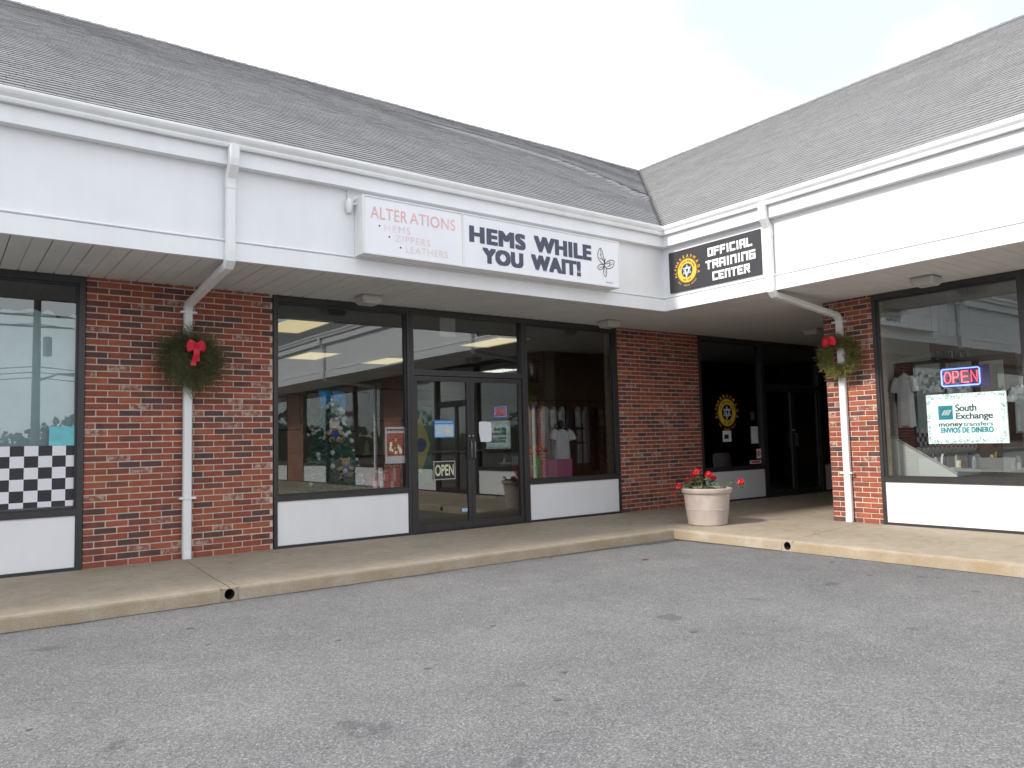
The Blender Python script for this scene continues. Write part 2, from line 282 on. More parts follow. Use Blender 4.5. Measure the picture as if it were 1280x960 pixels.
# ------------------------------------------------------------------ ground and sidewalk
g = MB(); g.quad((-300,-300,ZA), (300,-300,ZA), (300,300,ZA), (-300,300,ZA)); struct(g.build('asphalt_lot', M['asphalt']))
walk = bpy.data.objects.new('sidewalk', None); COL.objects.link(walk); struct(walk)
ZK = -.012                                # sidewalk edge height
prof = [(.0, 0), (.35, ZK*.6), (.42, ZK), (.432, ZK-.003), (.444, ZK-.012), (.450, ZK-.028), (.457, ZA+.010), (.460, ZA-.05)]
HW = .075                                 # half width of the block that holds a drain outlet
def kerb_left(x0, x1, name='pavement_slab', jit=.0):
    b = MB(); n = max(2, int((x1-x0)/.35)); rows = []
    for i in range(n+1):
        x = x0+(x1-x0)*i/n; j = .0 if i in (0, n) else random.uniform(-.004, .004)
        rows.append([(x, KY+.45-o+(j if o > .4 else 0), z+(j*.6 if .41 < o < .47 else 0)) for o, z in prof])
    for a, c in zip(rows, rows[1:]):
        for k in range(len(prof)-1): b.quad(a[k], c[k], c[k+1], a[k+1])
    return b
def kerb_right(y0, y1):
    b = MB(); n = max(2, int((y1-y0)/.35)); rows = []
    for i in range(n+1):
        y = y0+(y1-y0)*i/n; j = .0 if i in (0, n) else random.uniform(-.004, .004)
        rows.append([(KX+.45-o+(j if o > .4 else 0), y, z+(j*.6 if .41 < o < .47 else 0)) for o, z in prof])
    for a, c in zip(rows, rows[1:]):
        for k in range(len(prof)-1): b.quad(a[k], c[k], c[k+1], a[k+1])
    return b
XJ, YJ = 2.95, -3.66                      # joints with the drain outlets
gap = .006
# slab left of the joint
b = kerb_left(XW, XJ-HW); b.add([(XW,KY+.45,0), (XJ-HW,KY+.45,0), (XJ-gap/2,KY+.45,0), (XJ+.14-gap/2,.3,0), (XW,.3,0)], [(0,1,2,3,4)]); b.build('pavement_slab', M['concrete'], walk, fix=False)
# corner slab: left strip, corner, passage floor
b2 = MB(); n0 = int((KX-XJ)/.35); xs = [XJ+HW+(KX-.5-XJ-HW)*i/n0 for i in range(n0+1)]
L_ = [[(x, KY+.45-o, z) for o, z in prof] for x in xs]; Cn = [(KX+.45-o, KY+.45-o, z) for o, z in prof]; ys = [YJ+HW+(KY-.5-YJ-HW)*i/4 for i in range(5)][::-1]
Rn = [[(KX+.45-o, y, z) for o, z in prof] for y in ys]; seq = L_+[Cn]+Rn
for a, c in zip(seq, seq[1:]):
    for k in range(len(prof)-1): b2.quad(a[k], c[k], c[k+1], a[k+1])
b2.add([(XJ+gap/2,KY+.45,0), (XJ+HW,KY+.45,0), (KX+.45,KY+.45,0), (KX+.45,.3,0), (XJ+.14+gap/2,.3,0)], [(0,1,2,3,4)]); b2.add([(KX+.45,KY+.45,0), (KX+.45,YJ+HW,0), (KX+.45,YJ+gap/2,0), (11.2,YJ+.36+gap/2,0), (19,YJ+.36+gap/2,0), (19,.3,0), (KX+.45,.3,0)], [(0,1,2,3,4,5,6)]); b2.build('pavement_slab', M['concrete'], walk, fix=False)
b = kerb_right(YE, YJ-HW); b.add([(KX+.45,YE,0), (11.2,YE,0), (11.2,YJ+.36-gap/2,0), (KX+.45,YJ-gap/2,0), (KX+.45,YJ-HW,0)], [(0,1,2,3,4)]); b.build('pavement_slab', M['concrete'], walk, fix=False)
# dark bed seen down the joints
b = MB(); b.box(XW, 19, -1.6, .3, ZA-.1, -.02); b.box(9.0, 11, YE, -1.6, ZA-.1, -.02); b.build('sub_base', M['dirt'], walk)
def outlet(cx, cy, dx, dy):
    """kerb block with a round drain opening; (dx,dy) points out to the lot"""
    b = MB(); r = .043; zc = ZA+.062; sx, sy = -dy, dx; n = 24
    P = lambda s, o, z: (cx+sx*s+dx*o, cy+sy*s+dy*o, z)
    ring = []; sq = []
    for k in range(n):
        a = 2*math.pi*k/n; ca, sa = math.cos(a), math.sin(a); ring.append((r*ca, zc+r*sa*1.06)); q = max(abs(ca)/(HW), abs(sa)/(.05 if sa > 0 else .075)); sq.append((ca/q, zc+sa/q))
    for k in range(n):
        k2 = (k+1) % n
        b.quad(P(ring[k][0], 0, ring[k][1]), P(ring[k2][0], 0, ring[k2][1]), P(sq[k2][0], 0, sq[k2][1]), P(sq[k][0], 0, sq[k][1]))
        b.quad(P(ring[k][0], -.3, ring[k][1]), P(ring[k2][0], -.3, ring[k2][1]), P(ring[k2][0], 0, ring[k2][1]), P(ring[k][0], 0, ring[k][1]), 1)
    b.add([P(x, -.3, z) for x, z in ring], [tuple(range(n))], 1)
    zt = zc+.05; e = gap/2
    for s0, s1 in ((-HW, -e), (e, HW)): b.quad(P(s0, 0, zt), P(s1, 0, zt), P(s1, -.012, ZK), P(s0, -.012, ZK)); b.quad(P(s0, -.012, ZK), P(s1, -.012, ZK), P(s1, -.45, 0), P(s0, -.45, 0))
    b.quad(P(-e-.004, -.003, zt-.004), P(e+.004, -.003, zt-.004), P(e+.004, -.45, -.022), P(-e-.004, -.45, -.022), 1)
    return b.build('drain_block', [M['concrete'], M['dirt']], walk, fix=False)  # near-black dirt colour lines the bore and the joint groove
outlet(XJ, KY, 0, -1); outlet(KX, YJ, -1, 0)

# grime gathered in the gutter line, ragged along its outer edge
b = MB(); rn = random.Random(21); x = -2.0; pw = .05
pts = []
while x < KX-.03: pts.append((x, KY-.006, x, KY-.006-pw)); x += rn.uniform(.05, .12); pw = max(.012, min(.16, pw+rn.gauss(0, .016)+(.010 if x > 6.5 and x < 8.3 else -.006)))
pts.append((KX-.006, KY-.006, KX-.10, KY-.10)); y = KY-.12; pw = .07
while y > -7.5: pts.append((KX-.006, y, KX-.006-pw, y)); y -= rn.uniform(.05, .12); pw = max(.012, min(.11, pw+rn.gauss(0, .014)-.004))
for p, q in zip(pts, pts[1:]): b.quad((p[0],p[1],ZA+.004), (q[0],q[1],ZA+.004), (q[2],q[3],ZA+.004), (p[2],p[3],ZA+.004))
struct(b.build('gutter_grime', mat('grime', (.088,.086,.082), .95, .35, 40, .4, 120)))

# ------------------------------------------------------------------ the two wings of the building
LWG = thing('shop_building', 'long low brick shop wing with white fascia and grey shingle roof, left of the corner', 'building')
RWG = thing('shop_building', 'sunlit brick shop wing with white fascia and grey shingle roof, right of the corner', 'building')
def sweep(prof, name, m, lx=True, rx=True, smooth=False):
    """profile of (outward offset from the fascia plane, z) run along each eave and mitred at the inner corner"""
    out = []
    for on, st, en, par in ((lx, lambda o: (XW, -DL-o), lambda o: (XF-o, -DL-o), LWG), (rx, lambda o: (XF-o, -DL-o), lambda o: (XF-o, YE), RWG)):
        if not on: continue
        b = MB(); seg = 14
        A = [(*st(o), z) for o, z in prof]; Z = [(*en(o), z) for o, z in prof]
        rows = [[tuple(a[i]+(c[i]-a[i])*k/seg for i in range(3)) for a, c in zip(A, Z)] for k in range(seg+1)]
        rows = [[(p[0], p[1], p[2]+(.004*math.sin(k*2.1+p[0]) if 0 < k < seg else 0)) for p in r] for k, r in enumerate(rows)]
        for r, s in zip(rows, rows[1:]):
            for k in range(len(prof)): b.quad(r[k], s[k], s[(k+1) % len(prof)], r[(k+1) % len(prof)])
        out.append(b.build(name, m, par, smooth))
    return out
sweep([(0, 3.10), (0, 3.92), (-.03, 3.92), (-.03, 3.10)], 'fascia_board', M['white'])
sweep([(.018, ZS-.012), (.018, 3.125), (.010, 3.130), (-.028, 3.130), (-.028, ZS-.012)], 'fascia_band', M['white'])
sweep([(.012, 3.1308), (.024, 3.134), (.028, 3.142), (.024, 3.150), (.010, 3.158), (.003, 3.158), (.003, 3.1308)], 'bead_moulding', M['white'])
sweep([(.095, 3.852), (.095, 4.008), (-.03, 4.008), (-.03, 3.875), (.002, 3.852)], 'trim_board', M['white'])
sweep([(0.103, 4.006), (0.145, 4.006), (0.153, 4.028), (0.153, 4.046), (0.175, 4.073), (0.185, 4.096), (0.185, 4.116), (0.178, 4.122), (0.167, 4.118), (0.171, 4.11), (0.171, 4.098), (0.161, 4.076), (0.14, 4.048), (0.14, 4.033), (0.135, 4.018), (0.103, 4.018)], 'gutter', M['gutter'])

# soffit boards: each board one piece, over a dark backing that shows in the grooves
def soffit(parent, boards, backing):
    bk = MB()
    for q in backing: bk.box(*q, ZS+.008, ZS+.03)
    s = bk.build('soffit', M['groove'], parent)
    cache = {}
    for (x0, x1, y0, y1) in boards:
        key = (round(x1-x0, 3), round(y1-y0, 3)); 
        if key not in cache:
            q = MB(); a, c = key; e = .004
            q.add([(0,0,.010),(a,0,.010),(a,c,.010),(0,c,.010),(0,0,.003),(a,0,.003),(a,c,.003),(0,c,.003),(e,e,0),(a-e,e,0),(a-e,c-e,0),(e,c-e,0)],
                  [(0,1,5,4),(1,2,6,5),(2,3,7,6),(3,0,4,7),(4,5,9,8),(5,6,10,9),(6,7,11,10),(7,4,8,11),(8,9,10,11)])
            o = q.build('soffit_board', M['soffit'], s); cache[key] = o.data
        else:
            o = bpy.data.objects.new('soffit_board', cache[key]); COL.objects.link(o); o.parent = s
        o.location = (x0, y0, ZS-.002+random.uniform(-.0006, .0006))
    return s
PW = .1524
bl = []; x = -2.0; k = 0
while x < XF+.02: bl.append((x+.0012, x+PW-(.006 if k % 2 else .0025), -DL+.03, .04)); x += PW; k += 1
while x < 18.4: bl.append((x+.0012, x+PW-(.006 if k % 2 else .0025), YEND-.0 if x < XR+.1 else YEND+.02, .04)); x += PW; k += 1
bl.append((XW, -2.005, -DL+.03, .04))
sof = soffit(LWG, bl, [(XW, XF+.03, -DL+.029, .2), (XF+.03, 18.6, YEND, .2)])
b = MB()
for q in bl[:72]: b.box(q[1]-.006, q[1]+.008, -.058, -.040, ZS-.0045, ZS-.0005)
stuff(b.build('nail_marks', M['groove'], sof))  # small dark dots for the soffit nails near the wall
br_ = []; y = YEND-.003; k = 0
while y > -9.4: br_.append((XF+.03, XR+.04, y-PW+(.006 if k % 2 else .0025), y-.0012)); y -= PW; k += 1
br_.append((XF+.03, XR+.04, YE, y-.002)); soffit(RWG, br_, [(XF+.029, XR+.2, YE, YEND)])

# ------------------------------------------------------------------ roofs
def bumpz(a, s, wing):
    z = .005*math.sin(a*1.1+s*.7)*math.sin(s*1.3+a*.31)+.0025*math.sin(a*2.6+1.3*s)
    if wing == 0:
        # crease in the decking that runs up from the valley and bends away below the ridge
        if a > 8 and s > 2:
            best = 9.; q = ((11.38,2.6),(11.42,4.6),(11.1,5.45),(10.3,5.8),(8.9,6.25),(7.6,6.5))
            for (x0, s0), (x1, s1) in zip(q, q[1:]):
                t = max(0, min(1, ((a-x0)*(x1-x0)+(s-s0)*(s1-s0))/((x1-x0)**2+(s1-s0)**2))); best = min(best, math.hypot(a-x0-t*(x1-x0), s-s0-t*(s1-s0)))
            z += .035*math.exp(-(best/.22)**2)*max(0, min(1, (a-8)/1.5))
    return z
def roof(wing):
    par = (LWG, RWG)[wing]; Y0, Z0 = -DL-.145, ZG-.026; X0 = XF-.145; EX = .132
    S = RUN/CP; nrow = int(S/EX)
    def P(a, s, h=0):
        if wing == 0: return (a, Y0+s*CP-h*SP, Z0+s*SP+h*CP+bumpz(a, s, 0))
        return (X0+s*CP-h*SP, a, Z0+s*SP+h*CP+bumpz(a, s, 1))
    lo, hi = (-11.0, lambda s: X0+s*CP) if wing == 0 else (-20.0, lambda s: Y0+s*CP)
    dk = MB(); n = 24
    for i in range(n):
        s0, s1 = S*i/n, S*(i+1)/n
        for j in range(30):
            f0, f1 = j/30, (j+1)/30; A = lambda s, f: lo-5+(hi(s)-lo+5)*f
            dk.quad(P(A(s0,f0), s0, -.015), P(A(s0,f1), s0, -.015), P(A(s1,f1), s1, -.015), P(A(s1,f0), s1, -.015))
    if wing == 0: dk.quad((-16, Y0+RUN, Z0+RUN*TP-.02), (X0+RUN, Y0+RUN, Z0+RUN*TP-.02), (24, Y0+2*RUN, Z0), (-16, Y0+2*RUN, Z0))
    else: dk.quad((X0+RUN, YE, Z0+RUN*TP-.02), (X0+RUN, Y0+RUN, Z0+RUN*TP-.02), (X0+2*RUN, 14, Z0), (X0+2*RUN, YE, Z0))
    rf = dk.build('roof', M['deck'], par)
    b = MB(); sh = []
    for i in range(nrow+1):
        s0 = i*EX; s1 = min(s0+EX*1.12, S+.02); a = lo-random.uniform(0, .3); end = hi(s0)+.02; rowt = random.uniform(-.05, .05)
        while a < end:
            wd = random.choice((.11,.15,.19,.23,.305)); a1 = min(a+wd, end); t = random.choice((.009,.010,.011)); dr = random.uniform(-.003, .003)
            p = [P(a, s0+dr, t), P(a1-.003, s0+dr, t), P(min(a1-.003, hi(s1)+.12), s1, .001), P(min(a, hi(s1)+.12), s1, .001), P(a, s0+dr, -.006), P(a1-.003, s0+dr, -.006)]
            b.add(p, [(0,1,2,3),(4,5,1,0)]); c = max(0, min(1, .5+rowt+random.gauss(0, .075)+0)); sh += [c, .1]  # butt edges coloured darker, standing in for the shadow line under each course
            a = a1
    o = b.build('shingles', M['shingle'], rf, fix=False); at_ = o.data.attributes.new('shade', 'FLOAT', 'FACE'); at_.data.foreach_set('value', sh); stuff(o)
    rc = MB(); a = lo; e = hi(S)+(-.05 if wing == 0 else .1)
    while a < e:
        p0, p1, p2, p3 = P(a, S-.13, .012), P(a+.22, S-.13, .012), P(a+.24, S+.01, .035), P(a, S+.01, .022)
        rc.quad(p0, p1, p2, p3); off = (0, .13, -.05) if wing == 0 else (.13, 0, -.05)
        rc.quad(p3, p2, tuple(u+v for u, v in zip(p2, off)), tuple(u+v for u, v in zip(p3, off))); a += .2
    o = rc.build('ridge_caps', M['shingle'], rf, fix=False); at_ = o.data.attributes.new('shade', 'FLOAT', 'FACE'); at_.data.foreach_set('value', [random.uniform(.0,.35) for _ in o.data.polygons]); stuff(o)
roof(0); roof(1)

# ------------------------------------------------------------------ brick piers
CH, BLN, JT = .0667, .2005, .0125
BC = {}
def brick_mesh(ln, m):
    key = (round(ln, 3), m.name, random.randrange(3))
    if key in BC: return BC[key]
    h, e = CH-JT, .004; j = lambda: random.uniform(-.0025, .0025); d = .05; r = random.uniform(.0, .003)
    v = [(0,d,0),(ln,d,0),(ln,d,h),(0,d,h), (0,e,0),(ln,e,0),(ln,e,h),(0,e,h)]
    fr = [(e+j()*.5,r,e+j()*.4),(ln-e+j()*.5,0,e+j()*.4),(ln-e+j()*.5,r*.5,h-e+j()*.4),(e+j()*.5,0,h-e+j()*.4)]
    me = bpy.data.meshes.new('brick'); me.from_pydata(v+fr, [], [(0,4,5,1)[::-1],(1,5,6,2)[::-1],(2,6,7,3)[::-1],(3,7,4,0)[::-1],(4,8,9,5)[::-1],(5,9,10,6)[::-1],(6,10,11,7)[::-1],(7,11,8,4)[::-1],(8,9,10,11)])
    me.materials.append(m); BC[key] = me; return me
def pier(parent, a0, a1, wing, limit=300, label=None, ids=True):
    """brick pier from a0 to a1 along the wall; bricks laid in running bond, mortar set back"""
    core = MB(); d0 = .009
    if wing == 0: core.box(a0+.002, a1-.002, d0, .30, -.05, 3.02)
    else: core.box(XR+d0, XR+.30, a1+.002, a0-.002, -.05, 3.02)
    pr = core.build('brick_pier', M['mortar'], parent)
    L = abs(a1-a0); rest = MB(); mats = [m for m, _ in BR]; cnt = 0
    for c in range(45):
        u = 0 if c % 2 == 0 else -(BLN+JT)/2; u += random.uniform(-.004, .004) if c else 0
        z = c*CH+.004+random.uniform(-.0012, .0012); cells = []
        while u < L-.02:
            s, e = max(0, u), min(L, u+BLN)
            if e-s > .03: cells.append((s, e))
            u += BLN+JT
        for s, e in cells:
            m = pick_brick(); dep = random.uniform(-.0025, .0025)
            me = brick_mesh(e-s, m)
            if ids and cnt < limit:
                o = bpy.data.objects.new('brick', me); COL.objects.link(o); o.parent = pr; cnt += 1
                if wing == 0: o.location = (a0+s, dep, z); 
                else: o.location = (XR+dep, a0-s, z); o.rotation_euler = (0, 0, -math.pi/2)
            else:
                mi = mats.index(m)
                for f in me.polygons:
                    pts = []
                    for i in f.vertices:
                        p = me.vertices[i].co
                        pts.append((a0+s+p.x, dep+p.y, z+p.z) if wing == 0 else (XR+dep+p.y, a0-s-p.x, z+p.z))
                    rest.add(pts, [tuple(range(len(pts)))], mi)
    if rest.v: stuff(rest.build('remaining_bricks', mats, pr, fix=False))
    return pr
pier(LWG, 2.105, 4.043, 0); pier(LWG, 9.652, 11.652, 0); pier(RWG, YEND, -3.70, 1)
pier(RWG, -8.86, -9.92, 1, ids=False); pier(RWG, -15.6, -17.0, 1, ids=False); pier(LWG, -2.6, -1.3, 0, ids=False)
# end wall of the right wing inside the passage, and the passage's far end
b = MB(); b.box(XR+.302, 18.6, YEND-.3, YEND-.002, -.05, 3.02); b.build('end_wall', BR[2][0], RWG)
b = MB(); b.box(18.6, 18.8, YEND-.3, .3, -.05, 3.02); b.build('passage_wall', BR[3][0], LWG)

# ------------------------------------------------------------------ storefront glazing
def bars(parent, name, rects, y0, y1, wing, m):
    b = MB()
    for a0, a1, z0, z1 in rects:
        if wing == 0: b.box(a0, a1, y0, y1, z0, z1)
        else: b.box(XR+y0, XR+y1, min(a0, a1), max(a0, a1), z0, z1)
    return b.build(name, m, parent)
def pane(parent, a0, a1, z0, z1, wing, dep=.05, name='pane', m=None, th=.006):
    b = MB()
    if wing == 0: b.quad((a0,dep,z0), (a1,dep,z0), (a1,dep,z1), (a0,dep,z1))
    else: b.quad((XR+dep,a0,z0), (XR+dep,a1,z0), (XR+dep,a1,z1), (XR+dep,a0,z1))
    return b.build(name, m or M['glass'], parent, fix=False)
def window(parent, a0, a1, wing, m='frame', l=.045, r=.045, panel=True):
    """a0 -> a1 runs left to right as seen from outside; frame of four bars, sill bar, kick panel, pane"""
    s = 1 if a1 > a0 else -1; f = [(a0, a0+s*l, 0, ZS-.004), (a1-s*r, a1, 0, ZS-.004)]
    i0, i1 = a0+s*l, a1-s*r
    f += [(i0, i1, 2.89, ZS-.005), (i0, i1, .542, .606), (i0, i1, 0, .030)]
    fr = bars(parent, 'window_frame', f, -.012, .10, wing, M[m])
    st = bars(fr, 'glazing_bead', [(i0, i0+s*.018, .607, 2.889), (i1-s*.018, i1, .607, 2.889), (i0+s*.018, i1-s*.018, 2.868, 2.889), (i0+s*.018, i1-s*.018, .607, .622)], .012, .045, wing, M['frame2'])
    pane(fr, i0, i1, .60, 2.895, wing)
    b = MB(); q0, q1 = min(i0, i1)+.004, max(i0, i1)-.004
    if wing == 0: b.box(q0, q1, .004, .03, .032, .540)
    else: b.box(XR+.004, XR+.03, q0, q1, .032, .540)
    b.build('kick_panel', M['panelw'], fr); return fr
def door_pair(parent, a0, a1, wing, m='frame'):
    s = 1 if a1 > a0 else -1; j = .05
    fr = bars(parent, 'door_frame', [(a0, a0+s*j, 0, ZS-.004), (a1-s*j, a1, 0, ZS-.004), (a0+s*j, a1-s*j, 2.89, ZS-.005), (a0+s*j, a1-s*j, 2.075, 2.15), (a0+s*j, a1-s*j, 0, .012)], -.014, .10, wing, M[m])
    pane(fr, a0+s*j, a1-s*j, 2.14, 2.90, wing, name='transom_pane')
    c = (a0+a1)/2
    for k, (p, q) in enumerate(((a0+s*(j+.003), c-s*.002), (c+s*.002, a1-s*(j+.003)))):
        st = .055; d = bars(parent, 'door', [(p, p+s*st, .016, 2.07), (q-s*st, q, .016, 2.07), (p+s*st, q-s*st, 2.005, 2.069), (p+s*st, q-s*st, .017, .105)], .012, .058, wing, M[m])
        pane(d, p+s*st, q-s*st, .10, 2.01, wing, dep=.035)
        hx = (q-s*.028) if k == 0 else (p+s*.028); h = MB()
        pts = [(.010,.95),(-.035,.95),(-.045,.97),(-.045,1.17),(-.035,1.19),(.010,1.19)]
        h.tube([(hx, y, z) if wing == 0 else (XR+y, hx, z) for y, z in pts], .009, 8); h.build('pull_handle', M['dullmetal'], d, True)
        lk = MB(); e = (hx, .008, 1.26) if wing == 0 else (XR+.008, hx, 1.26); lk.sphere(e, .017, 10); lk.build('lock_cylinder', M['metal'], d, True)
    return fr
window(LWG, -1.295, 2.10, 0, r=.06); window(LWG, 4.048, 5.865, 0); door_pair(LWG, 5.868, 7.765, 0); window(LWG, 7.768, 9.648, 0)
window(LWG, 11.656, 13.48, 0); door_pair(LWG, 13.484, 15.40, 0); window(LWG, 15.404, 18.59, 0); window(LWG, XW, -2.604, 0)
window(RWG, -3.704, -5.45, 1); door_pair(RWG, -5.453, -7.20, 1); window(RWG, -7.203, -8.856, 1); window(RWG, -9.924, -11.75, 1); door_pair(RWG, -11.753, -13.7, 1); window(RWG, -13.703, -15.596, 1); window(RWG, -17.004, -19.0, 1); door_pair(RWG, -19.003, -20.9, 1); window(RWG, -20.903, YE, 1)

# ------------------------------------------------------------------ rooms behind the glass
def room(parent, x0, x1, y0, y1, wm, fm, cm, zc=2.905, opening='S'):
    b = MB(); h = 3.02
    if opening != 'S': b.quad((x0,y0,-.02), (x1,y0,-.02), (x1,y0,h), (x0,y0,h))
    if opening != 'W': b.quad((x0,y0,-.02), (x0,y1,-.02), (x0,y1,h), (x0,y0,h))
    b.quad((x1,y0,-.02), (x1,y1,-.02), (x1,y1,h), (x1,y0,h)); b.quad((x0,y1,-.02), (x1,y1,-.02), (x1,y1,h), (x0,y1,h)); b.build('room_wall', wm, parent, fix=False)
    b = MB(); b.quad((x0,y0,-.006), (x1,y0,-.006), (x1,y1,-.006), (x0,y1,-.006)); b.build('room_floor', fm, parent, fix=False)
    b = MB(); b.quad((x0,y0,zc), (x1,y0,zc), (x1,y1,zc), (x0,y1,zc)); b.build('room_ceiling', cm, parent, fix=False)
room(LWG, 3.9, 11.55, .12, 7.5, M['wall'], M['carpet'], M['ceil']); room(LWG, XW, 3.85, .12, 6, M['wall'], M['carpet'], M['ceil']); room(LWG, 11.6, 18.6, .12, 6, M['darkwall'], M['darkwall'], M['darkwall'])  # passage room coloured near-black throughout to stand in for its unlit interior
room(RWG, XR+.12, 15.2, -8.9, YEND-.31, M['wallw'], M['carpet'], M['ceil'], opening='W'); room(RWG, XR+.12, 15.2, YE, -8.95, M['wall'], M['carpet'], M['ceil'], opening='W')
def panel_light(x, y, lab, w_=.30, l=.6, z=2.905, m='lampw'):
    t = thing('ceiling_light', lab, 'ceiling light', (x, y, z), 'lit ceiling panels seen through the glass')
    b = MB(); b.box(x-w_, x+w_, y-l, y+l, z-.012, z-.004); b.build('diffuser', M[m], t)
    b = MB(); b.box(x-w_-.03, x-w_-.001, y-l-.03, y+l+.03, z-.022, z-.002); b.box(x+w_+.001, x+w_+.03, y-l-.03, y+l+.03, z-.022, z-.002); b.box(x-w_-.001, x+w_+.001, y-l-.03, y-l-.001, z-.022, z-.002); b.box(x-w_-.001, x+w_+.001, y+l+.001, y+l+.03, z-.022, z-.002); b.build('frame', M['white'], t)
panel_light(4.98, 1.78, 'yellow lit ceiling panel nearest the upper left of the tailor shop window')
panel_light(6.65, 5.15, 'yellow lit ceiling panel above the decorated tree, deep in the tailor shop')
panel_light(8.36, 5.4, 'yellow lit ceiling panel deepest in the tailor shop, left of the door')
panel_light(8.62, 1.98, 'yellow lit ceiling panel seen through the glass above the shop doors')
for y, q in ((-6.3, 'nearer the passage'), (-7.9, 'farther from the passage')): panel_light(11.9, y, 'added unseen ceiling panel lighting the right shop, the one '+q, m='fillpanel')  # out-of-view panels added to brighten the goods in the right shop

# ------------------------------------------------------------------ downspouts
def downspout(parent, wing, a, label=None, out=None):
    W_, D_ = .092, .070; 
    P = (lambda o, z, s=0: (a+s, -o, z)) if wing == 0 else (lambda o, z, s=0: (XR-o, a+s, z))
    side = (1, 0, 0) if wing == 0 else (0, 1, 0); of = DL+.160
    b = MB(); b.rtube([P(of, 4.02), P(of, 3.90), P(of-.008, 3.85), P(DL+.064, 3.745), P(DL+.056, 3.69), P(DL+.056, 3.03), P(DL+.050, 2.955), P(DL+.0, 2.91), P(.10, 2.755), P(.052, 2.71), P(.046, 2.65), P(.046, .09), P(.052, .05), P(.052, .004)], W_, D_, side)
    ds = b.build('downspout', M['gutter'], parent)
    for pts in ([P(of, 3.985), P(of, 3.895), P(of-.009, 3.843), P(DL+.066, 3.738), P(DL+.056, 3.68), P(DL+.056, 3.63)], [P(DL+.056, 3.10), P(DL+.056, 3.03), P(DL+.049, 2.952), P(DL-.004, 2.905), P(DL-.10, 2.89)]):
        e = MB(); e.rtube(pts, W_+.008, D_+.008, side); e.build('elbow', M['gutter'], ds)
    for z in (2.655, .64):
        s = MB(); lo, hi = a-.085, a+.085
        if wing == 0: s.box(lo, hi, -.092, -.0845, z, z+.022); s.box(lo, lo+.034, -.0845, -.006, z, z+.022); s.box(hi-.034, hi, -.0845, -.006, z, z+.022)
        else: s.box(XR-.092, XR-.0845, lo, hi, z, z+.022); s.box(XR-.0845, XR-.006, lo, lo+.034, z, z+.022); s.box(XR-.0845, XR-.006, hi-.034, hi, z, z+.022)
        s.build('strap', M['gutter'], ds)
downspout(LWG, 0, 3.085); downspout(RWG, 1, -3.27); downspout(RWG, 1, -10.3)

# ------------------------------------------------------------------ lettering
_tm = {}
def text_shape(s, bold=0.0, space=1.0):
    k = (s, bold, space)
    if k not in _tm:
        cu = bpy.data.curves.new('txt', 'FONT'); cu.body = s; cu.size = 1; cu.offset = bold; cu.extrude = 0; cu.space_character = space; cu.resolution_u = 6
        o = bpy.data.objects.new('txt', cu); COL.objects.link(o); dg = bpy.context.evaluated_depsgraph_get(); me = bpy.data.meshes.new_from_object(o.evaluated_get(dg))
        v = [(p.co.x, p.co.y) for p in me.vertices]; f = [tuple(p.vertices) for p in me.polygons]
        bpy.data.objects.remove(o); bpy.data.curves.remove(cu); bpy.data.meshes.remove(me); _tm[k] = (v, f)
    return _tm[k]
class Plane:
    def __init__(s, o, u, v): s.o = Vector(o); s.u = Vector(u); s.v = Vector(v); s.n = s.u.cross(s.v)
    def p(s, a, b, h=0): return s.o+s.u*a+s.v*b+s.n*h
def put_text(mb, pl, s, u0, u1, v0, v1, h, bold=.0, space=1., m=0, shear=0):
    v, f = text_shape(s, bold, space); xa = min(p[0] for p in v); xb = max(p[0] for p in v); ya = min(p[1] for p in v); yb = max(p[1] for p in v)
    mb.add([pl.p(u0+(x-xa)/(xb-xa)*(u1-u0)+shear*(y-ya), v0+(y-ya)/(yb-ya)*(v1-v0)+0, h) for x, y in v], f, m)
def put_bold(mb, pl, s, u0, u1, v0, v1, h, k=.012, space=1.):
    for i, (du, dv) in enumerate(((0,0),(-k,0),(k,0),(0,-k*.6),(0,k*.6),(-k,-k*.6),(k,k*.6),(-k,k*.6),(k,-k*.6))): put_text(mb, pl, s, u0+k+du, u1-k+du, v0+k*.6+dv, v1-k*.6+dv, h+i*.0002, .0, space)
def put_char(mb, pl, s, cu, cv, hgt, rot, h, bold=.02, m=0, wd=1.):
    v, f = text_shape(s, bold); xa = min(p[0] for p in v); xb = max(p[0] for p in v); k = hgt/.73; c, d = math.cos(rot), math.sin(rot); pts = []
    for x, y in v:
        X = (x-(xa+xb)/2)*k*wd; Y = (y-.365)*k; pts.append(pl.p(cu+X*c-Y*d, cv+X*d+Y*c, h))
    mb.add(pts, f, m)
def ribbon(mb, pl, pts, w_, h, m=0, closed=False):
    n = len(pts)
    for i in range(n if closed else n-1):
        a = Vector(pts[i]); c = Vector(pts[(i+1) % n]); t = (c-a)
        if t.length < 1e-6: continue
        t.normalize(); q = Vector((-t.y, t.x))*w_/2; e = t*w_*.5; hh = h+.00015*(i % 7)
        mb.add([pl.p(*(a-e-q), hh), pl.p(*(c+e-q), hh), pl.p(*(c+e+q), hh), pl.p(*(a-e+q), hh)], [(0,1,2,3)], m)
def disc(mb, pl, cu, cv, r0, r1, h, m=0, n=48, asp=1.):
    vs = []; fs = []
    for k in range(n):
        a = 2*math.pi*k/n; vs += [pl.p(cu+r0*math.cos(a)*asp, cv+r0*math.sin(a), h), pl.p(cu+r1*math.cos(a)*asp, cv+r1*math.sin(a), h)]
    fs = [(2*k, 2*k+1, (2*((k+1) % n))+1, 2*((k+1) % n)) for k in range(n)] if r0 > 0 else [tuple(2*k+1 for k in range(n))]
    mb.add(vs, fs, m)
